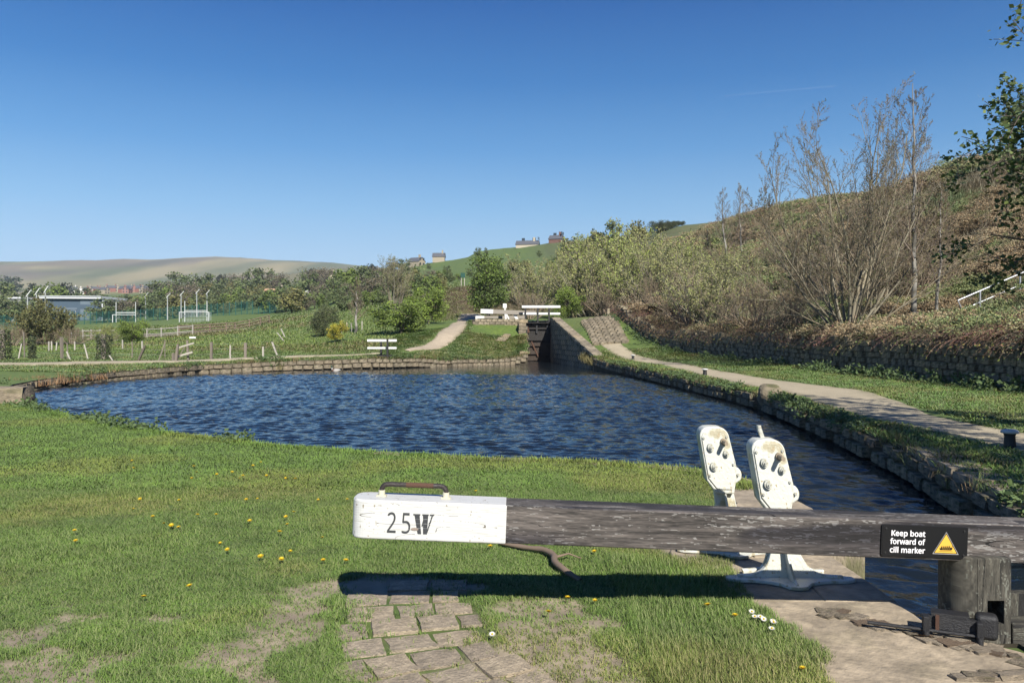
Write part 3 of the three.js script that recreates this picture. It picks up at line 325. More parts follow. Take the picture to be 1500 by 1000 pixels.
// ---------------------------------------------------------------- paddle stands
function paddleStand(label, x, d, key) {
  const g = thing('paddle_stand', label, 'paddle gear', V(x, d, .012), -.04, 'white paddle stands beside the lock'), lean = .17;
  const tilt = q => { q.scale(.82, 1, 1); q.applyMatrix4(new THREE.Matrix4().makeShear(0, 0, -lean, 0, 0, 0)); return q; };
  const sh = (pts) => { const s = new THREE.Shape(); s.moveTo(...pts[0]); for (const p of pts.slice(1)) p.length === 2 ? s.lineTo(...p) : s.quadraticCurveTo(...p); return s; };
  const ex = (s, depth, z, b = .008) => { const q = new THREE.ExtrudeGeometry(s, { depth: depth - 2 * b, bevelEnabled: true, bevelSize: b, bevelThickness: b, bevelSegments: 2, curveSegments: 12 }); q.translate(0, 0, z + b); { const u = q.attributes.uv; for (let i = 0; i < u.count; i++) u.setXY(i, u.getX(i) * 1.7, u.getY(i) * 1.7); } return q; };
  // flared pedestal: a broad web and a fin at right angles, on a footed base plate
  const flare = sh([[-.44, .0], [-.44, .03], [-.33, .035], [-.13, .06, -.1, .3], [-.085, .56], [.085, .56], [.1, .3], [.13, .06, .33, .035], [.44, .03], [.44, .0]]);
  const web = part('pedestal', tilt(ex(flare, .05, -.06)), castIron, g);
  const fin = tilt(ex(sh([[-.02, 0], [.19, 0], [.185, .03], [.07, .05, .045, .3], [.03, .52], [-.02, .52]]), .022, -.011, .004).rotateY(-Math.PI / 2)); part('fin', fin, castIron, web);
  const foot = ex(sh([[-.45, -.05], [-.46, .0], [-.42, .05, -.3, .05], [-.12, .06, -.06, .2], [0, .24, .06, .2], [.12, .06, .3, .05], [.42, .05, .46, 0], [.45, -.05], [.2, -.12], [-.2, -.12]]), .025, 0, .006); foot.rotateX(Math.PI / 2); foot.translate(0, .026, 0); const base = part('base_plate', foot, castIron, g);
  for (const s of [-1, 1]) part('bolt', merge([cyl(.018, .018, .02, 6, s * .36, .035, -.01)]), castIron, base);
  part('rear_foot', tilt(ex(sh([[-.36, 0], [-.36, .03], [-.2, .04], [-.1, .1, -.075, .34], [.075, .34], [.1, .1, .2, .04], [.36, .03], [.36, 0]]), .04, -.2)), castIron, g);
  // gear casing
  const head = sh([[-.08, .5], [-.15, .6], [-.15, .95], [-.145, 1.0, -.09, 1.02], [0, 1.035, .07, 1.02], [.115, 1.0, .12, .96], [.145, .7], [.165, .69], [.2, .655, .165, .61], [.11, .58], [.08, .5]]);
  const casing = part('gear_casing', tilt(ex(head, .17, -.12, .01)), castIron, g);
  const cover = part('cover_plate', tilt(ex(sh([[-.07, .53], [-.14, .62], [-.14, .95], [-.12, 1.0, -.07, 1.005], [.05, 1.005], [.1, .99, .108, .95], [.135, .7], [.13, .62], [.07, .53]]), .01, .051, .003)), castIron, casing);
  for (const [bx, by, r] of [[-.075, .87, .033], [-.075, .715, .036], [.068, .82, .028]]) { const q = merge([cyl(r, r * .94, .022, 20, 0, .011, 0), cyl(r * .6, r * .55, .034, 16, 0, .017, 0), cyl(r * .25, r * .2, .044, 8, 0, .022, 0)]); q.rotateX(Math.PI / 2); q.translate(bx, by, .062); part('boss', tilt(q), castIron, cover); }
  const spin = (bx, by, l, r) => { const q = merge([cyl(r * 1.4, r * 1.4, .02, 14, 0, .01, 0), cyl(r, r * .85, l, 8, 0, l / 2, 0)]); q.rotateX(Math.PI / 2); q.translate(bx, by, .062); return tilt(q); };
  part('winding_spindle', spin(.062, .915, .115, .021), mat(.3, .24, .17, .6), casing);
  for (const [bx, by] of [[-.125, .945], [-.125, .64], [.1, .955], [.12, .73], [.15, .645]]) { const q = merge([cyl(.012, .01, .016, 6, 0, .008, 0)]); q.rotateX(Math.PI / 2); q.translate(bx, by, .055); part('bolt', tilt(q), castIron, casing); }
  if (key) { part('pawl', tilt(merge([box(.035, .1, .03, -.02, 1.05, -.06, 0, .2), cyl(.02, .02, .05, 10, -.03, 1.1, -.06)])), castIron, g); }
  else part('catch', tilt(rbox(.03, .05, .03, .006, .135, .74, .04)), castIron, g);
  return g;
}
paddleStand('white cast iron paddle stand with a pawl standing up behind its casing', 2.02, 5.92, true);
paddleStand('white cast iron paddle stand with smooth rounded top, behind its twin', 1.83, 6.72, false);
{ // weathered root lying in the lawn
  reseed(3); const b = new GB(), c = [.2, .145, .105], pts = [[-.1, 6.95, .03], [.12, 6.78, .035], [.26, 6.65, .05], [.33, 6.5, .045], [.33, 6.3, .05], [.4, 6.1, .04], [.5, 5.98, .0]].map(([x, d, y]) => V(x, d, y)), cv = new THREE.CatmullRomCurve3(pts).getPoints(40);
  b.tube(cv, cv.map((_, k) => .010 + .015 * Math.sin(k / 40 * 2.6) + .006 * noise(k * .7, 1)), 8, c);
  b.tube([V(.33, 6.42, .05), V(.45, 6.5, .06), V(.55, 6.47, .03)], [.014, .008, .004], 5, c); solo('dead_branch', b.build(), vmat(.95, { bumpMap: GRIT, bumpScale: .02 }), 'crooked dead branch lying in the grass behind the balance beam', 'branch');
}

// ---------------------------------------------------------------- banks and walls of the basin
const along = (line, step, fn) => { for (let k = 0; k < line.length - 1; k++) { const [ax, ad] = line[k], [bx, bd] = line[k + 1], L = Math.hypot(bx - ax, bd - ad), n = Math.max(1, Math.round(L / step)), turn = Math.atan2(bd - ad, bx - ax); for (let i = 0; i < n; i++) fn(mix(ax, bx, (i + .5) / n), mix(ad, bd, (i + .5) / n), turn, L / n, k); } };
{ // earth face below the turf all round the water
  const P = [], C = [], I = [], n = POND.length; let rows = 0;
  for (let k = 0; k <= n; k++) { const a = POND[k % n], b = POND[(k + 1) % n], m = k === n ? 1 : Math.ceil(Math.hypot(b[0] - a[0], b[1] - a[1]) / .35); for (let s = 0; s < m; s++) { const x = mix(a[0], b[0], s / m), d = mix(a[1], b[1], s / m), y = groundY(x, d); for (let q = 0; q < 5; q++) { const w = (noise(x * 3 + q * 7, d * 3) - .5) * .06 * (q ? 1 : 0); P.push(x + w, mix(y - .004, -3.4, [0, .06, .13, .25, 1][q]), -(d + w)); const v = .6 + .8 * noise(x * 5, d * 5 + q); C.push(.085 * v, .07 * v, .045 * v); } rows++; } }
  for (let r = 0; r < rows - 1; r++) for (let q = 0; q < 4; q++) { const a = r * 5 + q; I.push(a, a + 1, a + 5, a + 1, a + 6, a + 5); }
  const g = new THREE.BufferGeometry(); g.setAttribute('position', new THREE.Float32BufferAttribute(P, 3)); g.setAttribute('color', new THREE.Float32BufferAttribute(C, 3)); g.setIndex(I); g.computeVertexNormals(); solo('canal_bank', g, vmat(1), 'dark earth bank under the turf round the basin', 'bank', null, 'structure');
}
const cut = (a, b) => POND.slice(a, b + 1);
function bankWall(label, line, inward, rows, ms, sizes, gap = 0) { // coursed stones facing the water
  const g = thing('bank_wall', label, 'wall', V(0, 0, 0));
  for (let r = 0; r < rows; r++) along(line, sizes[0] * rr(.9, 1.1), (x, d, turn, L, k) => { if (rnd() < gap) return; const nx = -Math.sin(turn) * inward, nd = Math.cos(turn) * inward, top = groundY(x, d) - .06, h = sizes[1], y = r === 0 ? top - h * .35 : top - h * .35 - r * h; if (y < -.52) return; const off = r === 0 ? -.05 + rr(-.04, .03) : .02 + rr(-.03, .03), sh = (r % 2) * .5 * L; stone(r === 0 ? 'coping_stone' : 'stone', g, ms, x + Math.cos(turn) * sh + nx * off, y, d + Math.sin(turn) * sh + nd * off, L * rr(.86, .99), h * (r === 0 ? .8 : .95) * rr(.85, 1.05), r === 0 ? sizes[2] * 1.25 : sizes[2], turn, 0); });
  return g;
}
reseed(101);
const iL = POND.findIndex(p => p[0] === -8.8), iR = POND.findIndex(p => p[0] === 5.1 && p[1] > 0), iG = POND.findIndex(p => p[0] === 1.15 && p[1] < 65);
bankWall('low mossy stone wall edging the far left bank below the narrow path', POND.slice(iL, iL + 6), 1, 2, [stoneMats[1], stoneMats[3], darkStoneMats[0]], [.62, .28, .3], .04);
bankWall('low coursed stone wall at the foot of the grass slope by the far lock', POND.slice(iG, iL + 1), 1, 2, [stoneMats[1], stoneMats[3], darkStoneMats[0]], [.55, .28, .32], .04);
bankWall('dark broken stone edging along the right bank below the towpath', POND.slice(iR, iR + 11), 1, 2, darkStoneMats, [.42, .2, .3], .15);
{ // thin coping along the near lawn
  const g = thing('bank_coping', 'thin line of pale coping stones edging the near lawn', 'coping', V(0, 0, 0));
  along([[-2.1, 12.6], [-.5, 12], [.97, 11.7], [2.3, 11.1], [2.75, 10.6], [3.05, 9.3]], .8, (x, d, turn, L) => stone('coping_stone', g, flagMats, x - .03, -.065, d - .12, L * .98, .15, .3, turn, 0));
}
{ const g = thing('bank_coping', 'broad flat coping stones along the shaded right lockside', 'coping', V(0, 0, 0)); along([[5.1, 3], [5.1, 5.2], [5.4, 8.8], [5.65, 10.4], [6.1, 12.6]], .95, (x, d, turn, L) => stone('coping_stone', g, flagMats, x + .24, groundY(x, d) - .03, d, L * .98, .14, .55, turn, 0)); }
{ const b = thing('concrete_block', 'weathered square block at the water edge beside the lawn', 'block', V(-13.6, 21.9, -.1)); stone('block', b, stoneMats.slice(1, 2), 0, .2, 0, 1.3, .65, .9, .2); }
{ const b = solo('boulder', new THREE.IcosahedronGeometry(.42, 3), darkStoneMats[1], 'dark upright boulder on the right bank at the water edge', 'rock'); const p = b.geometry.attributes.position; for (let i = 0; i < p.count; i++) { const k = 1 + .35 * (noise(p.getX(i) * 3 + 9, p.getY(i) * 3 + p.getZ(i) * 2) - .5); p.setXYZ(i, p.getX(i) * k * .85, p.getY(i) * k * .95, p.getZ(i) * k * .7); } b.geometry.computeVertexNormals(); b.position.copy(V(7.35, 23.3, .05)); }
// ---------------------------------------------------------------- dry stone retaining wall on the right
{
  reseed(202);
  const g = thing('dry_stone_wall', 'long dark dry stone wall in shade below the bracken bank', 'wall', V(0, 0, 0)); const extra = []; let count = 0;
  const list = []; for (let r = 0; r < 7; r++) along(WALL.slice(1), r === 6 ? .34 : .42, (x, d, turn, L) => { const y0 = groundY(x - .15, d), y1 = Math.max(y0 + .75, groundY(x + .7, d)), hh = (y1 - y0 + .06) / 6.2, sh = (r % 2) * .5 * L + rr(-.05, .05); if (r === 6 && (rnd() < .3 || noise(d * .35, 5) < .35)) return; list.push([x + Math.cos(turn) * sh + .05 + rr(-.07, .06) + r * .02, y0 + hh * (r + .45), d + Math.sin(turn) * sh, L * rr(.6, 1.15), hh * rr(.7, 1.12) * (r === 6 ? 1.5 : 1), .42, turn + (r === 6 ? rr(-.1, .1) : rr(-.05, .05)), r]); });
  list.sort((a, b) => (a[2] < 17 ? 1e3 : a[2]) - (b[2] < 17 ? 1e3 : b[2]));
  for (const s of list) { if (count++ < 298) stone('stone', g, darkStoneMats, s[0], s[1], s[2], s[3], s[4], s[5], s[6], 0); else { const q = blockGeos[count % 7].clone(); q.scale(s[3], s[4], s[5]); q.rotateY(s[6]); q.translate(s[0], s[1], -s[2]); extra.push(q); } }
  const rest = part('stone_courses', merge(extra), darkStoneMats[0], g); rest.userData.kind = 'stuff';
  const core = []; along(WALL, .9, (x, d, turn, L) => { const y0 = groundY(x - .15, d) - .3, y1 = Math.max(groundY(x - .15, d) + .7, groundY(x + .75, d)) - .05; core.push(box(L * 1.08, y1 - y0, .34, x + .16, (y0 + y1) / 2, -d, turn)); }); part('wall_core', merge(core), mat(.14, .115, .085, 1), g);
}
// ---------------------------------------------------------------- the far lock
const whiteFlat = mat(.78, .78, .76, .6), tarBlack = mat(.012, .012, .013, .6), wetWood = mat(.05, .034, .024, .75, { bumpMap: GRIT, bumpScale: .02 }), darkWood = mat(.018, .015, .013, .75), greyWood = mat(.3, .27, .23, .95);
{
  reseed(303);
  const lk = thing('lock_wall', 'tall dark stone wing wall and coping of the far lock mouth', 'wall', V(0, 0, 0));
  // right wing wall: battered top falling towards the basin
  const R0 = [3.2, 69], R1 = [3.2, 66], R2 = [5.2, 51.8], topAt = t => t < .02 ? 3.06 : mix(3.06, .42, Math.pow(clamp((t - .02) / .98, 0, 1), 1.0)), P = [], I = []; const steps = 30;
  for (let k = 0; k <= steps; k++) { const t = k / steps, x = mix(R1[0], R2[0], t), d = mix(R1[1], R2[1], t), y = topAt(t); P.push(x, y, -d, x, -1.2, -d, x + .75, y, -d - .05); }
  for (let k = 0; k < steps; k++) { const a = k * 3; I.push(a, a + 3, a + 1, a + 1, a + 3, a + 4, a, a + 2, a + 3, a + 2, a + 5, a + 3); }
  const wg = new THREE.BufferGeometry(); wg.setAttribute('position', new THREE.Float32BufferAttribute(P, 3)); wg.setIndex(I); { const u = []; for (let i = 0; i < P.length; i += 3) u.push(P[i + 2] / 2, P[i + 1] / 2 + P[i] / 2); wg.setAttribute('uv', new THREE.Float32BufferAttribute(u, 2)); } wg.computeVertexNormals(); part('wing_wall', wg, darkStoneMats[1], lk);
  for (let r = 0; r < 9; r++) for (let k = 0; k < 18; k++) { const t = (k + .5 + (r % 2) * .5) / 18.5, y = -.25 + r * .37; if (y > topAt(t) - .3) continue; stone('stone', lk, darkStoneMats, mix(R1[0], R2[0], t) + .02, y, mix(R1[1], R2[1], t), .76, .34, .12, Math.atan2(R2[1] - R1[1], R2[0] - R1[0])); }
  for (let k = 0; k < 15; k++) { const t = (k + .5) / 15, x = mix(R1[0], R2[0], t) + .3, d = mix(R1[1], R2[1], t), o = stone('coping_stone', lk, stoneMats, x, topAt(t) - .02, d, .74, .22, 1.0, .14, 0); o.rotation.order = 'YXZ'; o.rotation.x = .185; }
  part('chamber_wall', box(.6, 4.2, 4, 3.5, .98, -68), darkStoneMats[1], lk);
  const ll = thing('lock_wall', 'pale stone quoin and terrace wall left of the far lock gate', 'wall', V(0, 0, 0));
  part('pier', box(.5, 4.1, 3.2, .88, .98, -67.8), stoneMats[1], ll);
  for (let r = 0; r < 12; r++) stone('quoin', ll, stoneMats, .84 + (r % 2) * .08, -.2 + r * .28, 66.25, .62 + (r % 2) * .12, .27, .35);
  part('tail_wall', box(.55, 2.2, 5.2, .86, -.7, -63.8), stoneMats[3], ll); for (let k = 0; k < 9; k++) stone('coping_stone', ll, stoneMats, .86, .42 + k * .02 + ss(3, 9, k) * .75, 61.5 + k * .58, .6, .24, .58);
  for (let r = 0; r < 4; r++) for (let k = 0; k < 9; k++) stone('stone', ll, r === 3 ? stoneMats.slice(0, 1) : [stoneMats[1], stoneMats[3], stoneMats[0]], -3.05 + k * .47 + (r % 2) * .2, 2.3 + r * .23, 68.15 + rr(-.03, .03), .46, .22, .4);
  part('terrace_fill', box(4.4, .95, .5, -1.1, 2.58, -68.55), mat(.06, .05, .04, 1), ll);
  for (let k = 0; k < 4; k++) stone('step', ll, stoneMats, -.9 + k * .16, 1.35 + k * .14, 64.8 + k * .4, .9 - k * .1, .2, .5);
  // gate
  const gt = thing('lock_gate', 'tall dark timber lock gate with white handrail at the far lock', 'lock gate', V(2.17, 68.6, 0));
  for (let k = 0; k < 9; k++) part('gate_plank', box(.222, 1.35, .08, -.93 + k * .232, .15, 0), wetWood, gt);
  for (let k = 0; k < 9; k++) part('gate_plank', box(.222, 1.3, .08, -.93 + k * .232, 1.6, 0), darkWood, gt);
  for (const [y, h] of [[-.25, .22], [.32, .3], [.98, .26], [1.55, .5], [2.32, .14], [2.62, .16]]) part('gate_rail', box(2.05, h, .2, 0, y, .12), y > 1.2 ? darkWood : wetWood, gt);
  for (const x of [-.95, -.1, .8]) part('gate_stile', box(.14, 1.1, .16, x, 2.45, .2), tarBlack, gt);
  part('gate_top', box(2.1, .5, .1, 0, 2.55, -.05), mat(.2, .17, .14, .9), gt);
  part('diagonal_strap', box(.1, 2.05, .03, -.12, .3, .25, 0, .42), rust, gt); part('rusty_plate', box(.3, .5, .03, -.9, 2.2, .25, 0, .3), rust, gt);
  part('walkway', box(2.2, .07, .5, 0, 2.78, .25), darkWood, gt);
  for (const x of [-1.05, -.02, .92]) part('handrail_post', box(.13, 1.35, .1, x, 3.48, .45), tarBlack, gt);
  part('handrail', box(3.2, .19, .1, .25, 4.12, .5), whiteFlat, gt);
  part('lower_rail', box(3.1, .17, .12, .3, 3.55, .3), whiteFlat, gt);
  const b1 = part('balance_beam', box(4.0, .34, .34, -2.15, 3.68, -.4, 0, -.035), greyWood, gt); part('painted_end', box(1.05, .36, .36, -4.28, 3.76, -.4, 0, -.035), whiteFlat, b1);
  const bb = thing('balance_beam', 'second balance beam with white end lying low behind the terrace wall', 'beam', V(-1.2, 70.3, 0)); part('timber', box(3.6, .26, .3, .6, 3.28, 0, 0, .01), greyWood, bb); part('painted_end', box(.75, .28, .32, -1.55, 3.27, 0), whiteFlat, bb);
  for (const [x, d] of [[-.55, 68.9], [.2, 69.1]]) { const s = thing('paddle_stand', x < 0 ? 'small white paddle stand with square head on the far lockside' : 'small white raking paddle stand leaning beside the far gate', 'paddle gear', V(x, d, 3.05), 0); part('post', merge([box(.13, .75, .12, 0, .38, 0, 0, x < 0 ? .12 : .5), box(.1, .55, .1, .2, .25, 0, 0, .45)]), whiteFlat, s); if (x < 0) part('head', rbox(.34, .42, .2, .08, -.06, 1.15, 0), whiteFlat, s), part('neck', box(.12, .5, .1, -.04, .8, 0), whiteFlat, s); }
  // setts ramp by the right wall
  const rp = thing('sett_ramp', 'steep ramp of ribbed stone setts beside the far lock', 'ramp', V(0, 0, 0)); rp.userData.kind = 'structure'; delete rp.userData.category;
  for (let r = 0; r < 22; r++) { const d = 56.2 + r * .36, cx = 6.75 - r * .012; for (let k = 0; k < 5; k++) { const x = cx - .95 + k * .48 + (r % 2) * .15; stone('sett', rp, [stoneMats[0], stoneMats[1], stoneMats[3]], x, groundY(x, d) + .06, d, .46, .22, .3, 0, .2); } }
}
{ // footbridge rails over the overflow on the far bank
  const g = thing('overflow_rail', 'white double handrail on black posts over the overflow on the far bank', 'railing', V(-8.5, 53.6, 0));
  for (const [x, y0, z] of [[-.15, .3, -.5], [.42, -.7, .5]]) part('post', box(.12, 1.5 - y0, .12, x, (1.5 + y0) / 2, z), tarBlack, g);
  part('top_rail', box(1.92, .15, .08, 0, 1.42, .1), whiteFlat, g); part('lower_rail', box(1.9, .13, .08, 0, .93, .1), whiteFlat, g); part('footboard', box(.9, .08, .9, .2, .42, .05), darkWood, g); part('sluice_board', box(.5, .9, .08, .25, -.1, .3), darkWood, g);
}
for (const [x, d, l] of [[7.55, 12.4, 'iron mooring bollard with pale flat cap on the shaded right bank'], [7.9, 33.5, 'short mooring bollard with pale cap beside the sunlit towpath'], [7.25, 49, 'small mooring bollard near the foot of the sett ramp']]) { const b = thing('mooring_bollard', l, 'bollard', V(x, d, groundY(x, d) - .02)); part('post', new THREE.LatheGeometry([[.0, 0], [.1, 0], [.085, .06], [.075, .2], [.09, .24]].map(p => new THREE.Vector2(...p)), 16), ironBlack, b); part('cap', new THREE.LatheGeometry([[.0, .3], [.09, .298], [.125, .28], [.125, .245], [.08, .235]].map(p => new THREE.Vector2(...p)), 18), mat(.62, .62, .6, .6), b); }
{ // steps with galvanised handrails climbing the bank
  const g = thing('steel_handrail', 'galvanised double handrail of the steps up the bracken bank', 'railing', V(0, 0, 0)), steel = mat(.55, .57, .6, .35, { metalness: .6 });
  const a = V(19.6, 36, 3.3), b = V(26.5, 36.6, 6.15), at = t => a.clone().lerp(b, t), dn = (v, h) => v.clone().setY(v.y - h);
  part('top_rail', rod(a, b, .035, 8), steel, g); part('lower_rail', rod(dn(at(.045), .5), dn(b, .5), .03, 8), steel, g); part('end_bar', rod(a, dn(at(.05), .82), .03, 8), steel, g); for (const t of [.15, .42, .7, .97]) part('post', rod(at(t), dn(at(t), 1.25), .04, 8), steel, g);
  const g2 = thing('steel_handrail', 'second galvanised rail on the hidden side of the bank steps', 'railing', V(0, 0, 0)); part('top_rail', rod(V(20.5, 38, 2.7), V(26.5, 38.6, 5.1), .035, 8), steel, g2); for (const t of [.2, .6]) part('post', rod(V(20.5 + 6 * t, 38.3, 2.7 + 2.4 * t), V(20.5 + 6 * t, 38.3, 1.6 + 2.4 * t), .035, 8), steel, g2);
  const st = thing('bank_steps', 'timber edged steps climbing the bracken bank between the handrails', 'steps', V(0, 0, 0)); for (let k = 0; k < 14; k++) part('tread', box(.5, .16, 1.1, 20.3 + k * .45, 2.25 + k * .19, -37.2), greyWood, st);
}

// ---------------------------------------------------------------- trees and scrub
const wobble = (v, a) => v.set(v.x + rr(-a, a), v.y + rr(-a, a), v.z + rr(-a, a)).normalize();
// o: kids per level, angle, ratio of length, up (pull towards the light), bark(level), leaf(b, point)
function grow(b, p, dir, len, r, lvl, o, leaves) {
  const n = lvl >= 2 ? 6 : lvl === 1 ? 4 : 3, pts = [p.clone()], rad = [r], dv = dir.clone(), q = p.clone();
  for (let k = 1; k <= n; k++) { wobble(dv, o.wob || .12); dv.y += (o.up || 0) * .12 - (lvl === 0 ? (o.droop || 0) : 0); dv.normalize(); q.addScaledVector(dv, len / n); pts.push(q.clone()); rad.push(Math.max(o.minR || .003, r * (1 - .8 * k / n))); }
  b.tube(pts, rad, lvl >= 2 ? 6 : lvl === 1 ? 4 : 3, o.bark(lvl));
  if (leaves && lvl <= (o.leafLvl || 0)) for (let k = 0; k < o.leafN; k++) { const t = rr(.25, 1) * n, i = Math.min(n - 1, Math.floor(t)), c = pts[i].clone().lerp(pts[i + 1], t - i); o.leaf(leaves, c); }
  if (lvl > 0) { const m = o.kids[lvl]; for (let k = 0; k < m; k++) { const t = mix(o.from || .25, 1, (k + rnd()) / m) * n, i = Math.min(n - 1, Math.floor(t)), c = pts[i].clone().lerp(pts[i + 1], t - i), d2 = pts[i + 1].clone().sub(pts[i]).normalize(); const ax = new THREE.Vector3(rr(-1, 1), rr(-1, 1), rr(-1, 1)).cross(d2).normalize(); d2.applyAxisAngle(ax, rr(.6, 1.15) * o.ang); grow(b, c, d2, len * o.ratio * rr(.7, 1.15) * (1 - .45 * t / n), mix(r, r * .2, t / n) * .62, lvl - 1, o, leaves); } }
}
const vary = (c, a = .25) => { const k = 1 + rr(-a, a), w = rr(-.06, .06); return [c[0] * k * (1 + w), c[1] * k, c[2] * k * (1 - w)]; };
const woodMat = vmat(.95), foliageMat = leafMat();
const leafPart = (b, parent, name = 'crown') => { const m = part(name, b.build(), foliageMat, parent); m.userData.kind = 'stuff'; return m; };
const woodPart = (b, parent, name = 'trunk') => part(name, b.build(), woodMat, parent);
// --- leafy crown of lobes round a limb skeleton, unit height; kept as a pattern for clones
function leafyTree(name, opt) {
  reseed(opt.seed); const g = new THREE.Group(); g.name = name; const w = new GB(), l = new GB(), W = opt.width || .8, base = opt.base === undefined ? .25 : opt.base, lobes = [];
  for (let k = 0; k < (opt.lobes || 16); k++) { const a = rnd() * 6.283, e = Math.acos(base < .03 ? rr(-1, .92) : rr(-.75, 1)), q = base < .03 ? rr(.35, .82) : rr(.3, .74), cy = base + (1 - base) * .5; lobes.push([Math.sin(e) * Math.cos(a) * q * W / 2, cy + Math.cos(e) * q * (1 - base) * .52, Math.sin(e) * Math.sin(a) * q * W / 2, rr(.10, .19) * (opt.lobe || 1), rr(.75, 1.25)]); }
  const bark = opt.bark || [.07, .06, .045]; w.tube([new THREE.Vector3(0, -.03, 0), new THREE.Vector3(.01, base * .6, 0), new THREE.Vector3(0, base + .2, .01), new THREE.Vector3(.01, .8, 0)], [.032, .026, .018, .005], 7, bark);
  for (const L of lobes) { const t = clamp(L[1] * .6, .03, .6); w.tube([new THREE.Vector3(0, t, 0), new THREE.Vector3(L[0] * .5, mix(t, L[1], .6), L[2] * .5), new THREE.Vector3(L[0], L[1], L[2])], [.013, .009, .004], 4, bark); for (let k = 0; k < 5; k++) { const p = new THREE.Vector3(L[0], L[1], L[2]); w.tube([p, p.clone().add(new THREE.Vector3(rr(-1, 1), rr(-.5, 1), rr(-1, 1)).multiplyScalar(L[3]))], [.004, .0015], 3, bark); } }
  const n = opt.leaves || 2600; for (let k = 0; k < n; k++) { const L = lobes[Math.floor(rnd() * lobes.length)], a = rnd() * 6.283, e = Math.acos(rr(-1, 1)), q = L[3] * Math.pow(rnd(), .45) * 1.08; const p = new THREE.Vector3(L[0] + Math.sin(e) * Math.cos(a) * q, Math.max(.01, L[1] + Math.cos(e) * q * .85), L[2] + Math.sin(e) * Math.sin(a) * q); const c = opt.col.length > 1 && rnd() < (opt.mix || .3) ? opt.col[1] : opt.col[0]; l.leaf(p, (opt.leaf || .045) * rr(.7, 1.3), vary(c.map(x => x * L[4]), .28)); }
  woodPart(w, g); leafPart(l, g); return g;
}
// --- twiggy scrub: many stems from the ground with small young leaves, unit height
function twiggyBush(name, opt) {
  reseed(opt.seed); const g = new THREE.Group(); g.name = name; const w = new GB(), l = new GB(), bark = opt.bark;
  const o = { kids: [0, opt.k1 || 6, opt.k2 || 7], ang: .75, ratio: .5, up: .35, wob: .14, minR: opt.minR || .0022, bark: () => vary(bark, .2), leafN: opt.leafN, leaf: (b, p) => { p.x += rr(-.02, .02); p.y += rr(-.02, .02); p.z += rr(-.02, .02); b.leaf(p, (opt.leaf || .02) * rr(.7, 1.4), vary(rnd() < .3 && opt.col2 ? opt.col2 : opt.col, .3)); } };
  for (let k = 0; k < opt.stems; k++) { const a = k * 2.4 + rr(-.3, .3), s = Math.pow(rnd(), .7) * (opt.spread || 1.0), dir = new THREE.Vector3(Math.sin(s) * Math.cos(a), Math.cos(s), Math.sin(s) * Math.sin(a)), rr0 = opt.foot || .1; grow(w, new THREE.Vector3(Math.cos(a) * rr0 * s, -.02, Math.sin(a) * rr0 * s), dir, rr(.6, .85), opt.r || .012, 2, o, l); }
  woodPart(w, g, 'stems'); if (l.i.length) leafPart(l, g, 'leaves'); return g;
}
const setTree = (pat, label, cat, group, x, d, h, turn, wide = 1) => { const c = pat.clone(); c.name = numbered(pat.name); c.position.copy(V(x, d, groundY(x, d) - .05)); c.rotation.y = turn; c.scale.set(h * wide, h, h * wide); scene.add(c); return tag(c, label, cat, group); };
const X = (px, d) => (px - 750) / 1200 * d;                                   // bearing (as read off a 1500 px wide print) to metres
const treeTo = (pat, label, cat, group, px, topPy, d, wide = 1) => { const x = X(px, d), h = 1.8 + (490 - topPy) / 1200 * d - groundY(x, d); return setTree(pat, label, cat, group, x, d, Math.max(.6, h), rnd() * 6.28, wide); };

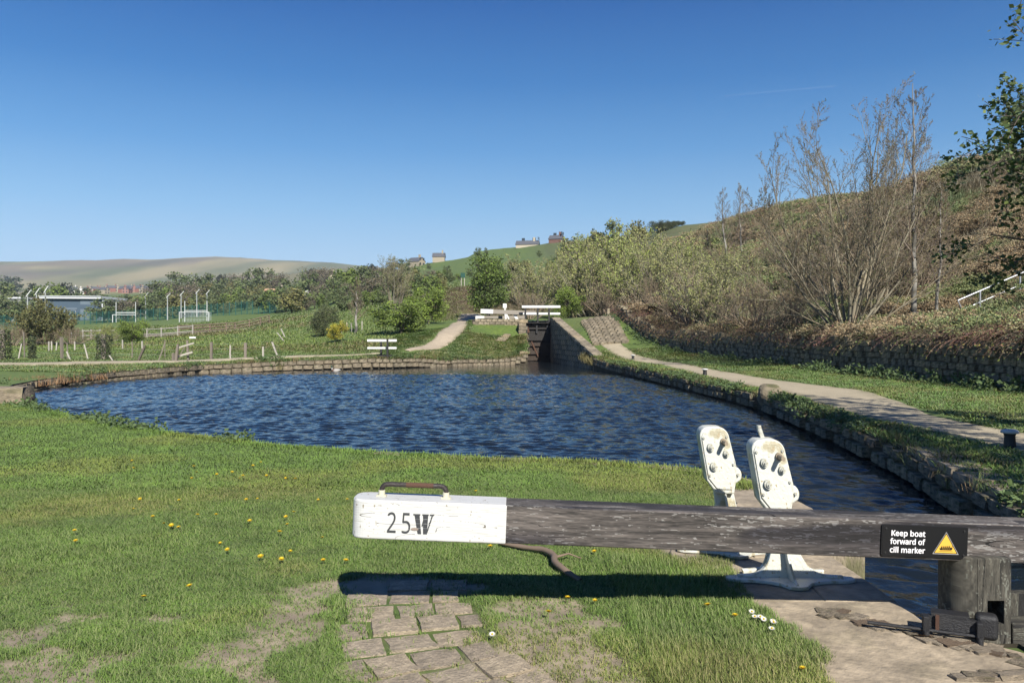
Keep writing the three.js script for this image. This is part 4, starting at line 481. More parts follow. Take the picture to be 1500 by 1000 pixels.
// the big bare many-stemmed tree and the birches above the wall
{
  reseed(11); const t = thing('bare_tree', 'large many-stemmed bare tree with a fan of grey branches above the wall', 'tree', V(15.0, 36.5, groundY(15, 36.5) - .1)), w = new GB(), l = new GB();
  const o = { kids: [0, 7, 9, 12], ang: .62, ratio: .42, up: .42, wob: .14, minR: .005, from: .2, bark: q => vary(q >= 2 ? [.25, .22, .155] : [.26, .215, .145], .25), leafN: 2, leaf: (b, p) => b.leaf(p, rr(.03, .07), vary(rnd() < .5 ? [.17, .18, .05] : [.2, .13, .08], .3)) };
  for (let k = 0; k < 21; k++) { const a = k * 2.4, s = .05 + (k < 8 ? .42 : .98) * Math.sqrt((k + .5) / (k < 8 ? 8 : 21)), dir = new THREE.Vector3(Math.sin(s) * Math.cos(a), Math.cos(s), Math.sin(s) * Math.sin(a)); grow(w, new THREE.Vector3(Math.cos(a) * .3 * s, 0, Math.sin(a) * .3 * s), dir, (k < 8 ? rr(8.4, 9.7) : rr(5.6, 7.8)), .085 - .0022 * k, 3, o, l); }
  woodPart(w, t, 'branches'); leafPart(l, t, 'buds');
  const birch = (label, x, d, h, r, s, bend = 0) => { reseed(s); const t = thing('bare_birch', label, 'tree', V(x, d, groundY(x, d) - .1)), w = new GB(), l = new GB(), tr = new GB(), pts = [], rad = [], cs = []; for (let k = 0; k <= 26; k++) { const u = k / 26; pts.push(new THREE.Vector3(bend * Math.sin(u * 2) * h * .06 + (noise(k * .5, s) - .5) * .14, u * h * .97, (noise(k * .4, s + 5) - .5) * .14)); rad.push(r * (1 - .93 * u) + .006); const dark = noise(k * 1.9, s * 3) > .62 ? .35 : 1; cs.push([.3 * dark, .285 * dark, .25 * dark]); }
    tr.tube(pts, rad, 8, cs); woodPart(tr, t, 'trunk'); const o2 = { kids: [0, 6, 7], ang: .6, ratio: .5, up: .55, wob: .1, minR: .005, bark: () => vary([.23, .18, .14], .2), leafN: 2, leaf: (b, p) => b.leaf(p, rr(.03, .07), vary([.18, .15, .06], .3)) };
    for (let k = 0; k < 30; k++) { const u = mix(.25, .97, k / 30), i = Math.floor(u * 26), a = k * 2.4, s2 = rr(.45, .8); grow(w, pts[i].clone(), new THREE.Vector3(Math.sin(s2) * Math.cos(a), Math.cos(s2), Math.sin(s2) * Math.sin(a)), h * .29 * (1.15 - u), r * .3 * (1.1 - u), 2, o2, l); }
    woodPart(w, t, 'branches'); leafPart(l, t, 'buds'); };
  birch('tall slim birch with pale flecked trunk beside the many-stemmed bare tree', 17.9, 36.5, 11.3, .12, 31); birch('young thin birch with pale stem near the bank handrail', 18.6, 36, 6.6, .07, 32, .6);
  birch('leaning bare birch with white trunk on the bracken slope above the willows', 22.5, 85, 9.2, .14, 33, -1.2); birch('second white-stemmed bare birch on the bracken slope, slimmer than its neighbour', 24.2, 86, 8.6, .12, 34, -.6); birch('small bare birch sapling on the bracken slope left of the white pair', 21, 88, 5.6, .08, 35);
  birch('small white-stemmed bare tree in rough ground beyond the overflow rail', X(521, 74), 74, 5.3, .13, 36, .3);
}
const gWillow = 'grey willow scrub on the bank above the wall';
const willows = [twiggyBush('grey_willow', { seed: 51, stems: 34, bark: [.24, .22, .16], leafN: 8, col: [.3, .32, .1], col2: [.34, .31, .15], leaf: .022, k1: 5, k2: 6, spread: 1.05, minR: .0016 }), twiggyBush('grey_willow', { seed: 52, stems: 32, bark: [.25, .22, .15], leafN: 8, col: [.32, .38, .08], col2: [.32, .32, .12], leaf: .023, spread: .95, k1: 5, k2: 6, minR: .0016 }), twiggyBush('budding_shrub', { seed: 53, stems: 26, bark: [.26, .2, .145], leafN: 5, col: [.28, .23, .12], col2: [.23, .235, .07], leaf: .014, spread: 1.1, k2: 6, minR: .0022 })];
reseed(60);
for (const [px, top, d, k, w, label] of [[1108, 388, 47, 2, 1.0, 'brownish budding shrub above the wall, next to the many-stemmed bare tree'], [1048, 362, 53, 0, 1.0, 'broad grey-green willow bush above the bend of the dry stone wall'], [1010, 378, 57, 2, .95, 'brown twiggy shrub in bud between two grey willows on the wall bank'], [1160, 412, 43, 2, 1.1, 'low brown shrub at the foot of the many-stemmed bare tree'], [975, 332, 64, 0, .95, 'tall grey-green willow bush halfway along the wall bank'], [930, 345, 70, 1, .9, 'yellow-green willow bush above the upper end of the wall'], [905, 316, 84, 1, .95, 'tall yellow-green willow topping the scrub by the far lock'], [868, 345, 82, 0, .9, 'grey-green willow bush behind the sett ramp'], [1015, 338, 72, 1, .9, 'yellow-green willow behind the tall grey willow on the bank'], [1070, 348, 66, 0, .9, 'grey willow bush below the white birch pair'], [955, 392, 62, 2, .8, 'small brown shrub leaning over the wall below the willows'], [890, 392, 78, 2, .9, 'brown budding shrub at the upper end of the dry stone wall'], [860, 330, 104, 1, .9, 'pale yellow-green willow on the slope behind the sett ramp'], [935, 316, 98, 0, .9, 'grey willow on the slope above the wall scrub'], [1105, 362, 72, 2, .9, 'brown bare shrub on the bracken slope below the birch sapling']])
  treeTo(willows[k], label, 'bush', gWillow, px, top, d, w * .92);
reseed(61); // leafless brown scrub on the steep bank
const scrub = twiggyBush('bare_scrub', { seed: 54, stems: 16, bark: [.26, .205, .15], leafN: 2, col: [.26, .24, .07], leaf: .016, spread: .85, k1: 5, k2: 6, minR: .0026, r: .009 });
for (let k = 0; k < 22; k++) { const d = rr(40, 66), x = rr(17, 20) + (d - 38) * rr(.1, .62), h = rr(2.2, 4.6); setTree(scrub, 'leafless brown scrub on the steep bracken bank', 'bush', 'bare scrub on the bracken bank', x, d, h, rnd() * 6.28, .9); }
for (const [px, top, d, k, w, l] of [[780, 362, 92, 0, .95, 'tall soft grey-green willow behind the far lock gate'], [815, 372, 98, 1, .9, 'yellow-green willow behind the white handrail of the far lock'], [775, 418, 80, 2, 1.2, 'low brown bare bush just behind the far lock beams'], [755, 388, 100, 0, .9, 'grey-green willow right beside the dense upright green tree'], [845, 395, 84, 1, 1, 'yellow-green willow bush at the head of the sett ramp']]) treeTo(willows[k], l, 'bush', 'scrub behind the far lock', px, top, d, w);
const G = { haw: [[.13, .2, .022], [.1, .15, .02]], dk: [[.075, .1, .028], [.1, .115, .035]], bri: [[.17, .24, .035], [.13, .19, .035]], yel: [[.42, .37, .02], [.25, .26, .02]], mid: [[.115, .16, .045], [.15, .18, .06]], brn: [[.2, .165, .12], [.21, .18, .09]], ylg: [[.22, .21, .06], [.18, .19, .055]], con: [[.022, .036, .022], [.03, .04, .022]] };
const haw = leafyTree('hawthorn', { seed: 71, col: [[.19, .27, .025], [.13, .19, .02]], width: 1.25, base: .0, leaves: 7000, leaf: .036, lobes: 30, lobe: 1.05, mix: .35 }), tall = leafyTree('hedgerow_tree', { seed: 72, col: G.haw, width: .56, base: .0, leaves: 9000, leaf: .026, lobes: 44, lobe: .8 }), gorse = leafyTree('gorse_bush', { seed: 73, col: G.dk, width: 1.05, base: .0, leaves: 6000, leaf: .035, lobes: 26, lobe: 1.15, mix: .4 }), gold = leafyTree('flowering_gorse', { seed: 74, col: G.yel, width: 1.1, base: .0, leaves: 3500, leaf: .05, lobes: 22, lobe: 1.1 });
reseed(80);
treeTo(tall, 'dense upright bright green tree beside the far lock beams', 'tree', null, 716, 358, 76, 1.0); treeTo(haw, 'wide fresh green hawthorn above the path to the far lock', 'tree', null, 588, 434, 67, 1.6); treeTo(haw, 'fresh green hawthorn further up the bank behind its wider neighbour', 'tree', null, 628, 414, 76, 1.05);
treeTo(haw, 'bright green bush at the foot of the scrub behind the far gate', 'bush', null, 832, 415, 77, .9); treeTo(gorse, 'dark rounded evergreen shrub in the rough field', 'bush', null, 474, 443, 72, 1.0); treeTo(gold, 'bright yellow flowering gorse bush below the dark shrub', 'bush', null, 494, 467, 64, 1.05);
treeTo(twiggyBush('budding_tree', { seed: 91, stems: 16, bark: [.24, .21, .15], leafN: 4, col: [.25, .24, .1], col2: [.2, .22, .07], leaf: .022, spread: .6, r: .014 }), 'tall pale budding tree with many upright stems behind the hawthorn', 'tree', null, 578, 369, 88, .8);
treeTo(twiggyBush('field_willow', { seed: 92, stems: 30, bark: [.15, .13, .07], leafN: 8, col: [.17, .165, .045], col2: [.12, .14, .04], leaf: .032, spread: 1.0 }), 'broad round willow in the left field in front of the school building', 'tree', null, 66, 432, 78, 1.05); treeTo(willows[2], 'low brown scrub spreading at the side of the broad field willow', 'bush', 'field scrub', 18, 470, 76, 1.7); treeTo(willows[2], 'low brown scrub spreading at the side of the broad field willow', 'bush', 'field scrub', 105, 472, 77, 1.4);
treeTo(haw, 'round green thorn bush in the left field by the rail fence', 'bush', null, 193, 465, 80, 1.25); treeTo(willows[1], 'thin young willow bush beside the round thorn bush', 'bush', null, 158, 469, 82, 1.1);
// woods across the valley
const pats = { m: leafyTree('woodland_tree', { seed: 81, col: G.mid, width: 1.15, base: .0, leaves: 1250, leaf: .078, lobes: 20 }), b: leafyTree('woodland_tree', { seed: 82, col: G.bri, width: 1.15, base: .0, leaves: 1250, leaf: .078, lobes: 20 }), n: leafyTree('woodland_tree', { seed: 83, col: G.brn, width: 1.1, base: .02, leaves: 1600, leaf: .045, lobes: 26 }), y: leafyTree('woodland_tree', { seed: 84, col: G.ylg, width: 1.15, base: .0, leaves: 1250, leaf: .078, lobes: 20 }), d: leafyTree('dark_conifer', { seed: 85, col: G.con, width: .7, base: .05, leaves: 1500, leaf: .065, lobes: 22 }) };
const woodLabel = { m: 'mid green leafy tree in the valley woodland', b: 'bright spring green tree in the valley woodland', n: 'brown tree still bare in the valley woodland', y: 'yellow-green budding tree in the valley woodland', d: 'dark evergreen tree in the valley woodland' };
reseed(90);
const wood = (s, px, top, d, w = 1) => treeTo(pats[s], woodLabel[s], 'tree', 'woodland across the valley', px, top, d, w);
for (const [s, px, top, d, w] of [['m', 5, 412, 300, 1.2], ['m', 28, 420, 280, 1.2], ['b', 76, 408, 330, 1.1], ['d', 92, 410, 345, 1], ['d', 48, 411, 380, 1], ['m', 15, 432, 210, 1.4], ['m', -15, 425, 220, 1.4], ['m', 35, 440, 200, 1.2], ['n', 52, 425, 320, 1.2], ['m', 118, 420, 420, 1.4], ['m', 138, 423, 400, 1.4], ['y', 155, 431, 260, 1.2], ['m', 172, 433, 250, 1.4], ['m', 190, 430, 262, 1.5], ['y', 208, 430, 255, 1.3], ['m', 225, 432, 245, 1.3], ['n', 232, 412, 420, 1.4], ['n', 248, 408, 400, 1.2], ['m', 262, 397, 400, 1.1], ['m', 284, 404, 380, 1.3], ['m', 300, 399, 380, 1.2], ['d', 323, 398, 390, .7], ['n', 345, 396, 380, 1.2], ['m', 332, 405, 360, 1.3], ['m', 370, 392, 370, 1.1], ['m', 388, 391, 360, 1.1], ['n', 405, 395, 350, 1.2], ['y', 275, 428, 240, 1.2], ['y', 293, 430, 230, 1.1], ['m', 247, 434, 235, 1.3], ['m', 315, 425, 230, 1.2], ['b', 338, 424, 220, 1.2], ['m', 358, 428, 215, 1.2], ['y', 372, 418, 240, 1.3], ['m', 390, 422, 235, 1.2], ['b', 405, 428, 200, 1.2], ['m', 422, 405, 240, 1.2], ['y', 432, 418, 200, 1.2], ['b', 440, 430, 190, 1], ['m', 452, 396, 260, 1.0], ['n', 462, 386, 300, 1.1], ['n', 476, 388, 310, 1.1], ['d', 455, 390, 330, .6], ['n', 466, 412, 190, 1], ['m', 488, 405, 180, 1], ['b', 505, 386, 200, 1], ['m', 520, 390, 210, 1.1], ['m', 538, 388, 205, 1.1], ['d', 545, 383, 240, .7], ['m', 550, 395, 150, 1.1], ['n', 560, 385, 190, 1], ['m', 598, 385, 170, 1.1], ['m', 612, 400, 130, 1.1], ['b', 630, 398, 120, 1], ['y', 645, 402, 125, 1.1], ['m', 660, 400, 150, 1.1], ['b', 648, 392, 180, 1.0], ['m', 590, 412, 110, 1.1], ['m', 700, 362, 320, .9], ['m', 712, 362, 325, .6], ['m', 738, 366, 330, .5], ['m', 628, 384, 345, .8], ['m', 590, 378, 370, 1.4], ['n', 575, 380, 360, 1.4], ['y', 752, 378, 150, 1.1], ['y', 770, 380, 170, 1.2], ['m', 790, 366, 220, .9], ['y', 835, 345, 190, 1.1], ['n', 850, 350, 170, 1.1], ['y', 870, 335, 160, 1.0], ['m', 900, 322, 165, .9], ['y', 935, 320, 150, .9], ['m', 820, 372, 140, 1.2], ['d', 80, 383, 2300, 1], ['m', 10, 404, 900, 2], ['d', 10, 402, 1000, 1]]) wood(s, px, top, d, w);
reseed(96); for (const [s, px, top, d, w] of [['b', 600, 404, 112, 1.2], ['m', 622, 400, 128, 1.2], ['y', 640, 398, 135, 1.2], ['m', 658, 396, 150, 1.1], ['b', 672, 398, 160, 1.0], ['m', 688, 392, 180, 1.0], ['y', 606, 392, 160, 1.2], ['n', 632, 392, 190, 1.2], ['m', 655, 388, 215, 1.0], ['b', 545, 420, 105, 1.2], ['m', 560, 425, 98, 1.1], ['m', 528, 425, 120, 1.1], ['n', 545, 398, 135, 1.1], ['m', 505, 430, 118, 1.1]]) wood(s, px, top, d, w);
reseed(95); for (let k = 0; k < 30; k++) wood('mmynbm'[k % 6], 150 + k * 13 + rr(-6, 6), 434 + rr(-6, 6) - (k > 20 ? (k - 20) * 2 : 0), rr(205, 260), rr(1.1, 1.5));
for (let k = 0; k < 34; k++) wood('mnmymb'[Math.floor(rnd() * 6)], 225 + k * 10 + rr(-5, 5), 415 + rr(-8, 8) - (k > 24 ? (k - 24) * 2 : 0), rr(265, 340), rr(1.0, 1.4));
for (let k = 0; k < 18; k++) wood('mbmymn'[k % 6], 395 + k * 10 + rr(-5, 5), 428 + rr(-12, 8) - k * .8, rr(150, 200), rr(.9, 1.3));
for (let k = 0; k < 16; k++) wood('mym'[k % 3], -10 + k * 11, 437 + rr(-5, 5), rr(240, 290), rr(1.1, 1.5));
for (let k = 0; k < 7; k++) { const px = 964 + k * 6; treeTo(gorse, 'low dark hedge bush along the crest of the right hill', 'bush', 'hedge on the hill crest', px, 323 + rr(-1.5, 2), 178, 1.7); }
// sycamores on the right bank: one reaches into view, the others shade the towpath
{
  const make = (s, h) => { reseed(s); const t = new THREE.Group(); t.name = 'sycamore'; const w = new GB(), l = new GB(); const o = { kids: [0, 5, 6, 10], ang: .95, ratio: .55, up: .12, wob: .13, minR: .006, from: .3, bark: () => vary([.12, .1, .08], .15), leafN: 20, leafLvl: 0, leaf: (b, p) => { p.x += rr(-.1, .1); p.y += rr(-.1, .1); p.z += rr(-.1, .1); b.leaf(p, rr(.055, .115), vary(rnd() < .2 ? [.15, .2, .04] : [.075, .125, .025], .35), .3); } };
    grow(w, new THREE.Vector3(0, -.1, 0), new THREE.Vector3(0, 1, 0), h, .2, 3, o, l); o.up = .25; for (let k = 0; k < 11; k++) grow(w, new THREE.Vector3(0, 2.5 + k * .2, 0), new THREE.Vector3(-1, rr(.0, .4), rr(-.75, .6)).normalize(), rr(2.7, 3.5), .05, 2, o, l); woodPart(w, t); leafPart(l, t); return t; };
  const a = make(141, 7.6); const put = (x, d, turn, sc, label) => { const c = a.clone(); c.name = numbered('sycamore'); c.position.copy(V(x, d, groundY(x, d) - .05)); c.rotation.y = turn; c.scale.setScalar(sc); scene.add(c); tag(c, label, 'tree'); };
  put(10.35, 11.5, 0, 1.0, 'leafy sycamore reaching over the bank from the right, dark green leaves against the sky'); put(9.9, 6.6, 3.4, 1.0, 'sycamore shading the right towpath, beyond the mooring bollard'); put(9.7, 2.6, 5.2, 1.0, 'sycamore shading the right lockside near the lock chamber');
}

// ---------------------------------------------------------------- the left field, playing field and village
const paleWood = mat(.42, .39, .34, .95), oldWood = mat(.2, .17, .14, .95);
{ // field fence posts, each at its own lean
  reseed(400); const grp = 'old posts of the field fence';
  for (const [px, d, h, lean, w, m] of [[26, 47, .95, -.18, .07, 0], [35, 49, 1.6, .02, .06, 1], [90, 47.5, 1.35, .02, .13, 1], [98, 47.5, 1.0, 0, .05, 1], [103, 47, .55, .35, .08, 0], [129, 48, .95, .22, .07, 0], [143, 50, 1.3, .0, .05, 1], [167, 47, .4, .6, .08, 0], [193, 51, 1.1, 0, .06, 1], [201, 48, .95, -.42, .11, 2], [231, 49, 1.2, -.32, .07, 1], [241, 52, 1.2, 0, .04, 1], [253, 49, .55, 0, .12, 1], [257, 48.5, 1.1, -.12, .13, 1], [275, 50, 1.3, .04, .11, 1], [309, 51, 1.15, 0, .12, 1], [337, 51, .95, 0, .08, 0], [359, 52, 1.05, 0, .16, 1], [385, 53, .75, 0, .1, 0], [407, 55, .95, .42, .1, 0], [418, 75, .9, .5, .08, 0], [417, 70, .8, .9, .07, 0], [600, 78, 1.0, 0, .07, 0], [500, 76, .9, 0, .08, 0], [508, 76, .95, 0, .08, 0], [515, 76, .9, .05, .08, 0], [530, 77, .9, 0, .08, 0], [42, 62, .9, 0, .07, 0], [71, 62, .8, 0, .08, 0], [75, 63, .8, 0, .08, 0], [81, 62, .75, -.1, .08, 0], [109, 62, .75, 0, .08, 0], [179, 63, .8, 0, .07, 0], [208, 63, .7, 0, .1, 0], [144, 64, .7, 0, .05, 0]]) { const x = X(px, d), p = thing('fence_post', m === 2 ? 'thick dark leaning post in the field fence' : m ? 'grey weathered post of the field fence' : 'pale thin post of the field fence, bleached by weather', 'fence post', V(x, d, groundY(x, d) - .1), rr(-.4, .4), grp); const g = new THREE.BoxGeometry(w, h + .1, w, 1, 4, 1); const q = g.attributes.position; for (let i = 0; i < q.count; i++) { const y = q.getY(i); q.setX(i, q.getX(i) * (1 + (noise(y * 3 + px, 2) - .5) * .3) - lean * (y + h / 2) + (noise(y * 2, px) - .5) * .03); } g.translate(0, h / 2, 0); g.computeVertexNormals(); part('post', g, m ? m === 2 ? mat(.12, .1, .08) : oldWood : paleWood, p); }
  for (const [px, d, h, w] of [[3, 46, 1.75, .85], [46, 47, 1.35, .34], [151, 48, 1.55, .85]]) { const x = X(px, d), t = thing('ivy_post', h > 1.6 ? 'fat ivy covered stump beside the left path' : w < .5 ? 'slim post wrapped in dark ivy' : 'ivy covered post with a bulging top in the field fence', 'post', V(x, d, groundY(x, d) - .05)); const b = new GB(); for (let k = 0; k < 1500; k++) { const y = rnd() * h, a = rnd() * 6.28, r = w * .5 * (.75 + .5 * noise(y * 4, a + px)) * Math.sqrt(rr(.5, 1)); b.leaf(new THREE.Vector3(Math.cos(a) * r, y, Math.sin(a) * r), rr(.06, .12), vary(rnd() < .25 ? [.16, .19, .06] : [.05, .075, .022], .35)); } part('stem', cyl(w * .2, w * .15, h, 6, 0, h / 2, 0), oldWood, t); leafPart(b, t, 'ivy'); }
  const g = thing('broken_gate', 'broken wooden field gate with two slanting rails', 'gate', V(X(258, 49), 49, groundY(X(258, 49), 49))); part('rail', box(.95, .11, .06, .5, .42, 0, 0, .28), paleWood, g); part('rail', box(1.0, .09, .05, .55, .95, -.05, 0, .3), paleWood, g); part('stay', box(.05, .7, .05, .3, .5, .02, 0, -.5), oldWood, g); part('notice', box(.38, .1, .03, .85, 1.42, -.3), whiteFlat, g);
  const wires = []; for (const y of [.35, .65, .95]) { let prev = null; for (const [px, d] of [[-20, 46.5], [35, 48], [90, 48], [143, 49], [201, 49], [257, 49.2], [309, 51], [359, 52], [407, 55]]) { const x = X(px, d), p = V(x, d, groundY(x, d) + y); if (prev) wires.push(rod(prev, p, .006, 4)); prev = p; } } solo('wire_strands', merge(wires), mat(.35, .33, .3, .6, { metalness: .4 }), 'thin slack wire strands of the field fence', 'wire');
}
function railFence(label, pts, rails, m) { const g = thing('rail_fence', label, 'fence', V(0, 0, 0)); for (let k = 0; k < pts.length; k++) { const [px, d] = pts[k], x = X(px, d), p = V(x, d, groundY(x, d)); part('post', box(.13, 1.25, .13, p.x, p.y + .55, p.z), m, g); if (k) { const [qx, qd] = pts[k - 1], x0 = X(qx, qd), q = V(x0, qd, groundY(x0, qd)); for (const y of rails) { const a = p.clone().setY(p.y + y), b = q.clone().setY(q.y + y); part('rail', rod(a, b, .065, 4), m, g); } } } return g; }
railFence('pale post and rail fence behind the round thorn bush', [[104, 96], [121, 95], [133, 95], [146, 95], [160, 94], [215, 93], [236, 92], [260, 92], [282, 92]], [.45, 1.0], mat(.33, .31, .27));
railFence('brown rail fence climbing the field below the playing ground', [[262, 94], [283, 97], [307, 101], [331, 105], [344, 108], [365, 112], [381, 116], [394, 120]], [.4, .75, 1.1], mat(.26, .19, .14));
{ // bare ground of the horse paddock behind the fence
  const g = new THREE.PlaneGeometry(1, 1, 30, 8), p = g.attributes.position; for (let i = 0; i < p.count; i++) { const u = p.getX(i) + .5, v = p.getY(i) + .5, x = mix(-49, -30, u), d = mix(93, 103 + 6 * Math.sin(u * 3), v) + u * 2; p.setXYZ(i, x, groundY(x, d) + .12, -d); } g.computeVertexNormals(); solo('paddock', g, mat(.36, .29, .23, 1, { map: GRIT2 }), 'bare trodden earth of the paddock behind the rail fence', 'ground', null, 'structure');
}
{ // playing field: goal with rugby uprights, floodlights, mesh fence
  const green = mat(.01, .09, .075, .6), steel = mat(.36, .38, .38, .5), goalWhite = mat(.6, .62, .62, .6);
  const gy = (px, d) => groundY(X(px, d), d);
  const goal = thing('goal_posts', 'white football goal with tall rugby uprights on the playing field', 'goal', V(X(284, 172), 172, gy(284, 172))); for (const x of [-3.1, 3.1]) part('post', box(.12, 2.1, .12, x, 1.05, 0), goalWhite, goal); part('crossbar', box(6.4, .12, .12, 0, 2.1, 0), goalWhite, goal);
  for (const x of [-2.35, 2.35]) part('upright', box(.11, 4.4, .11, x, 2.3, -1), goalWhite, goal); part('crossbar', box(4.9, .12, .12, 0, 2.45, -1), goalWhite, goal); const net = []; for (let k = 0; k < 20; k++) net.push(box(.03, 2.1, .03, -3 + k * .316, 1.05, -1.5)); for (let k = 0; k < 7; k++) net.push(box(6, .03, .03, 0, .3 * k + .15, -1.5)); part('net', merge(net), mat(.5, .55, .55), goal);
  const g2 = thing('goal_posts', 'second white goal partly hidden behind the thorn bush', 'goal', V(X(184, 185), 185, gy(184, 185))); for (const x of [-2.2, 2.2]) part('upright', box(.1, 4.6, .1, x, 2.3, 0), goalWhite, g2); part('crossbar', box(4.5, .16, .14, 0, 2.2, 0), goalWhite, g2); part('goal_frame', merge([box(.14, 1.7, .14, -2.6, .85, .8), box(5.2, .12, .12, 0, 1.7, .8)]), goalWhite, g2);
  const lamp0 = (() => { const g = new THREE.Group(); g.name = 'floodlight'; part('pole', cyl(.16, .1, 1, 6, 0, .5, 0), steel, g); part('lamp_head', box(.9, .028, .5, .25, 1.0, 0, 0, .2), mat(.75, .75, .73), g); return g; })();
  for (const [px, top, d] of [[40, 430, 150], [53, 427, 156], [66, 424, 162], [245, 433, 190], [265, 430, 196], [288, 427, 200], [303, 428, 215], [213, 432, 230]]) { const c = lamp0.clone(), x = X(px, d), y = groundY(x, d), h = 1.8 + (490 - top) / 1200 * d - y; c.name = numbered('floodlight'); c.position.copy(V(x, d, y)); c.scale.set(1.0, h, 1.0); scene.add(c); tag(c, px < 100 ? 'tall floodlight pole rising over the broad field willow' : 'slim floodlight pole beside the playing field goals', 'floodlight', px < 100 ? 'floodlights by the school' : 'floodlights by the goals'); }
  const fn = thing('mesh_fence', 'tall green mesh fence round the playing field', 'fence', V(0, 0, 0)); const line = [[-40, 190], [60, 195], [150, 200], [215, 205], [300, 200], [345, 190], [395, 178], [440, 172]]; const wires = [];
  for (let k = 0; k < line.length - 1; k++) { const [a, da] = line[k], [b, db] = line[k + 1], n = Math.max(2, Math.round(Math.abs(b - a) / 9)); for (let i = 0; i < n; i++) { const px = mix(a, b, i / n), d = mix(da, db, i / n), x = X(px, d), y = groundY(x, d), px2 = mix(a, b, (i + 1) / n), d2 = mix(da, db, (i + 1) / n), x2 = X(px2, d2), y2 = groundY(x2, d2); part('post', box(.12, 3.1, .12, x, y + 1.55, -d), green, fn); for (let q = 1; q <= 16; q++) wires.push(rod(V(x, d, y + q * .18), V(x2, d2, y2 + q * .18), .016, 3)); for (let q = 1; q < 9; q++) { const t = q / 9; wires.push(rod(V(mix(x, x2, t), mix(d, d2, t), mix(y, y2, t)), V(mix(x, x2, t), mix(d, d2, t), mix(y, y2, t) + 2.9), .02, 3)); } } } part('mesh', merge(wires), mat(.015, .13, .11, .6), fn).userData.kind = 'stuff';
}
{ // school building
  const d = 232, x1 = X(148, d), x0 = X(62, d), y = groundY(X(110, d), d) - .3, W = x1 - x0, b = thing('school_building', 'modern two storey school with blue-grey cladding, white roof edge and window band', 'building', V(x0, d, y));
  const clad = mat(.07, .105, .145, .5), clad2 = mat(.14, .18, .22, .5), glass = mat(.03, .07, .09, .08), roofM = mat(.66, .68, .7, .6), wht = mat(.7, .72, .74, .6);
  part('wall', box(W, 6.6, 14, W / 2, 3.3, -7), clad, b); const rf = part('roof', box(W + .8, .75, 16, W / 2, 6.9, -7, 0, -.008), roofM, b); part('roof_edge', box(W + 1, .16, .3, W / 2, 7.2, 1.1, 0, -.008), wht, rf);
  part('end_wall', box(.25, 6.6, 13.6, W + .14, 3.3, -7), wht, b); part('string_course', box(W - 6.8, .5, .12, (W - 6.8) / 2, 3.7, .07), clad2, b); part('corner_panel', box(5.6, 5.8, .12, W - 3.1, 3.4, .07), clad2, b); part('corner_band', box(5.6, 1.2, .1, W - 3.1, 4.3, .17), clad, b);
  for (let k = 0; k < 5; k++) { const w = part('window', box(1.5, 1.7, .08, W - 8 - k * 1.75, 2.4, .06), mat(.35, .4, .43, .5), b); part('pane', box(1.3, 1.5, .06, W - 8 - k * 1.75, 2.4, .1), glass, w); }
  part('lower_band', box(W - 7, .9, .1, (W - 7) / 2, .8, .06), mat(.3, .38, .42, .5), b);
  const sh = thing('low_building', 'low pale flat-roofed building beyond the school', 'building', V(X(165, 262), 262, groundY(X(165, 262), 262))); part('wall', box(16, 3.4, 8, 0, 1.7, -4), mat(.35, .35, .33), sh); part('roof', box(17, .4, 9, 0, 3.6, -4), mat(.45, .42, .38), sh); for (let k = 0; k < 4; k++) part('window', box(1.6, 1.2, .06, -6 + k * 3.6, 1.9, .05), glass, sh);
  const l2 = thing('low_building', 'small white-roofed building among the trees left of the school', 'building', V(X(19, 250), 250, groundY(X(19, 250), 250))); part('wall', box(3.6, 7.4, 5, 0, 3.7, -3.5), mat(.3, .3, .28), l2); part('roof', box(4, .5, 6, 0, 7.5, -3.5), mat(.6, .61, .63), l2); part('window', box(1, .8, .06, -.6, 6, -.95), glass, l2);
}
function house(label, x, d, w, h, l, turn, wallM, roofM, group, sink = 0) { const y = groundY(x, d) - sink, t = thing('house', label, 'house', V(x, d, y), turn, group), rh = w * .38; const s = new THREE.Shape(); s.moveTo(-w / 2, 0); s.lineTo(w / 2, 0); s.lineTo(w / 2, h); s.lineTo(0, h + rh); s.lineTo(-w / 2, h); const g = new THREE.ExtrudeGeometry(s, { depth: l, bevelEnabled: false }); g.translate(0, -.5, -l / 2); part('wall', g, wallM, t); const sl = Math.hypot(w / 2, rh) + .3, a = Math.atan2(rh, w / 2), rf = []; for (const q of [-1, 1]) rf.push(box(sl, .18, l + .5, q * (w / 4 + .06), h - .5 + rh / 2 + .12, 0, 0, -q * a)); const r = part('roof', merge(rf), roofM, t); part('chimney', box(.9, 1.6, .7, 0, h + rh + .2, l * .3), wallM, r);
  const gl = mat(.04, .05, .06, .2); for (const q of [-1, 1]) for (let f = 0; f < 2; f++) { part('window', box(1.2, 1.1, .08, q * w * .24, 1.1 + f * 2.3, l / 2 + .03), gl, t); part('window', box(.08, 1.1, 1.3, w / 2 + .03, 1.1 + f * 2.3, q * l * .25), gl, t); } return t; }
